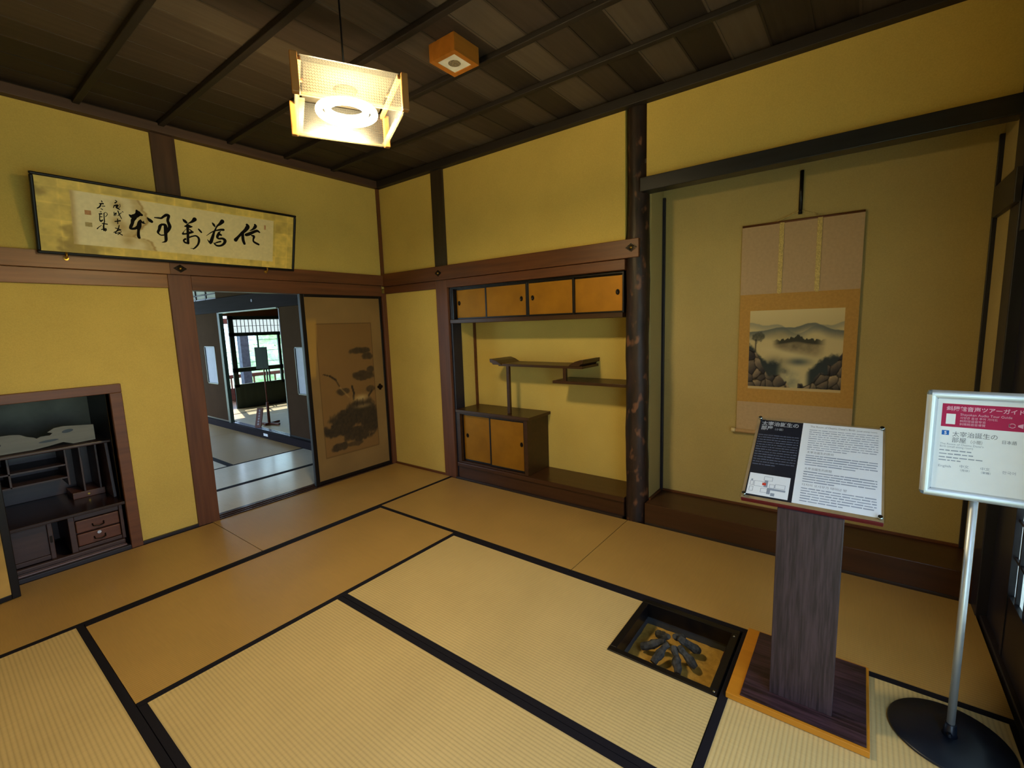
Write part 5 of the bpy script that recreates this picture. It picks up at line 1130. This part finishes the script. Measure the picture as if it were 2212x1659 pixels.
fsg = lambda a, b: tuple(lo + lU*a + lV*b + lN*0.0088)
for i in range(6):                                                   # the small painted characters are too blurred to read: brush-like marks only
    yb = 0.245 - i*0.041
    for k in range(3): q.rect2(-0.016 + random.uniform(0, .005), 0.016 - random.uniform(0, .006), yb + k*0.010, yb + k*0.010 + 0.0045, fsg)
    xk = random.uniform(-.006, .006); q.rect2(xk - 0.0025, xk + 0.0025, yb - 0.002, yb + 0.028, fsg)
bb = [lo + lV*0.2 - lN*0.008, lo - lN*0.085 + lU*0.0]
build('prop_leg', MB().tube([bb[0], Vector((bb[1].x, bb[1].y, 0.115))], 0.010, 8), m_signbrown, ls)
build('lettering', q, m_silverink, sg)
sp_ = build('sill_label', B(XW - 0.0535, XW - 0.0505, 2.55, 2.68, 0.035, 0.072), m_white, loc=(XW - 0.052, 2.615, 0.05))
tag(sp_, 'small white label stuck on the face of the raised sill', 'label')
nc = build('rail_knob', MB().lathe((XW - 0.05, 2.62, 1.965), [(0.022, -0.006), (0.016, 0.0)], 12, 'x'), m_lacq, loc=(XW - 0.056, 2.62, 1.965))
tag(nc, 'round black nail cover on the dark rail over the back room opening', 'nail cover')

# ---------------------------------------------------------------- garden
struct('ground_garden', B(-30, 40, 7.3, 60, -0.62, -0.5).box(-40, 40, -40, -4.9, -0.62, -0.5).box(-40, -4.0, -4.9, 7.3, -0.62, -0.5), m_lawn)
def shrub(x, y, z, r, label, mat, sq_=0.8):
    q = MB(); n, m = 18, 12
    for b_ in range(9):
        c = Vector((random.uniform(-.55, .55)*r, random.uniform(-.4, .4)*r, random.uniform(-.3, .5)*r*sq_)) if b_ else Vector((0, 0, 0)); rr = r*(0.55 if b_ else 0.8)
        pts = []
        for j in range(m + 1):
            for i in range(n):
                th = math.pi*j/m; ph = 2*math.pi*i/n; k = 1 + random.uniform(-.10, .10)
                pts.append((x + c.x + rr*k*math.sin(th)*math.cos(ph), y + c.y + rr*k*math.sin(th)*math.sin(ph), z + c.z + rr*k*sq_*math.cos(th)))
        q.add(pts, [(j*n+i, j*n+(i+1) % n, (j+1)*n+(i+1) % n, (j+1)*n+i) for j in range(m) for i in range(n)])
    o = build('garden_shrub', q, mat, loc=(x, y, -0.5)); tag(o, label, 'shrub', 'shrubs in the garden')
shrub(0.9, 9.4, 0.15, 0.9, 'clipped green shrub outside the window, low beside the veranda post', m_leaf)
shrub(3.9, 10.7, 0.35, 1.1, 'rounded green shrub outside the right half of the window', m_leaf)
shrub(6.4, 13.0, 0.8, 1.9, 'tall pale green tree crown at the top right of the window view', m_leaf, 0.9)
shrub(0.6, 13.0, 0.4, 1.5, 'broad green shrub seen through the narrow gap beside the window', m_leaf)
shrub(2.9, 17.5, 0.6, 2.0, 'large green shrub at the back of the garden behind the others', m_leaf)
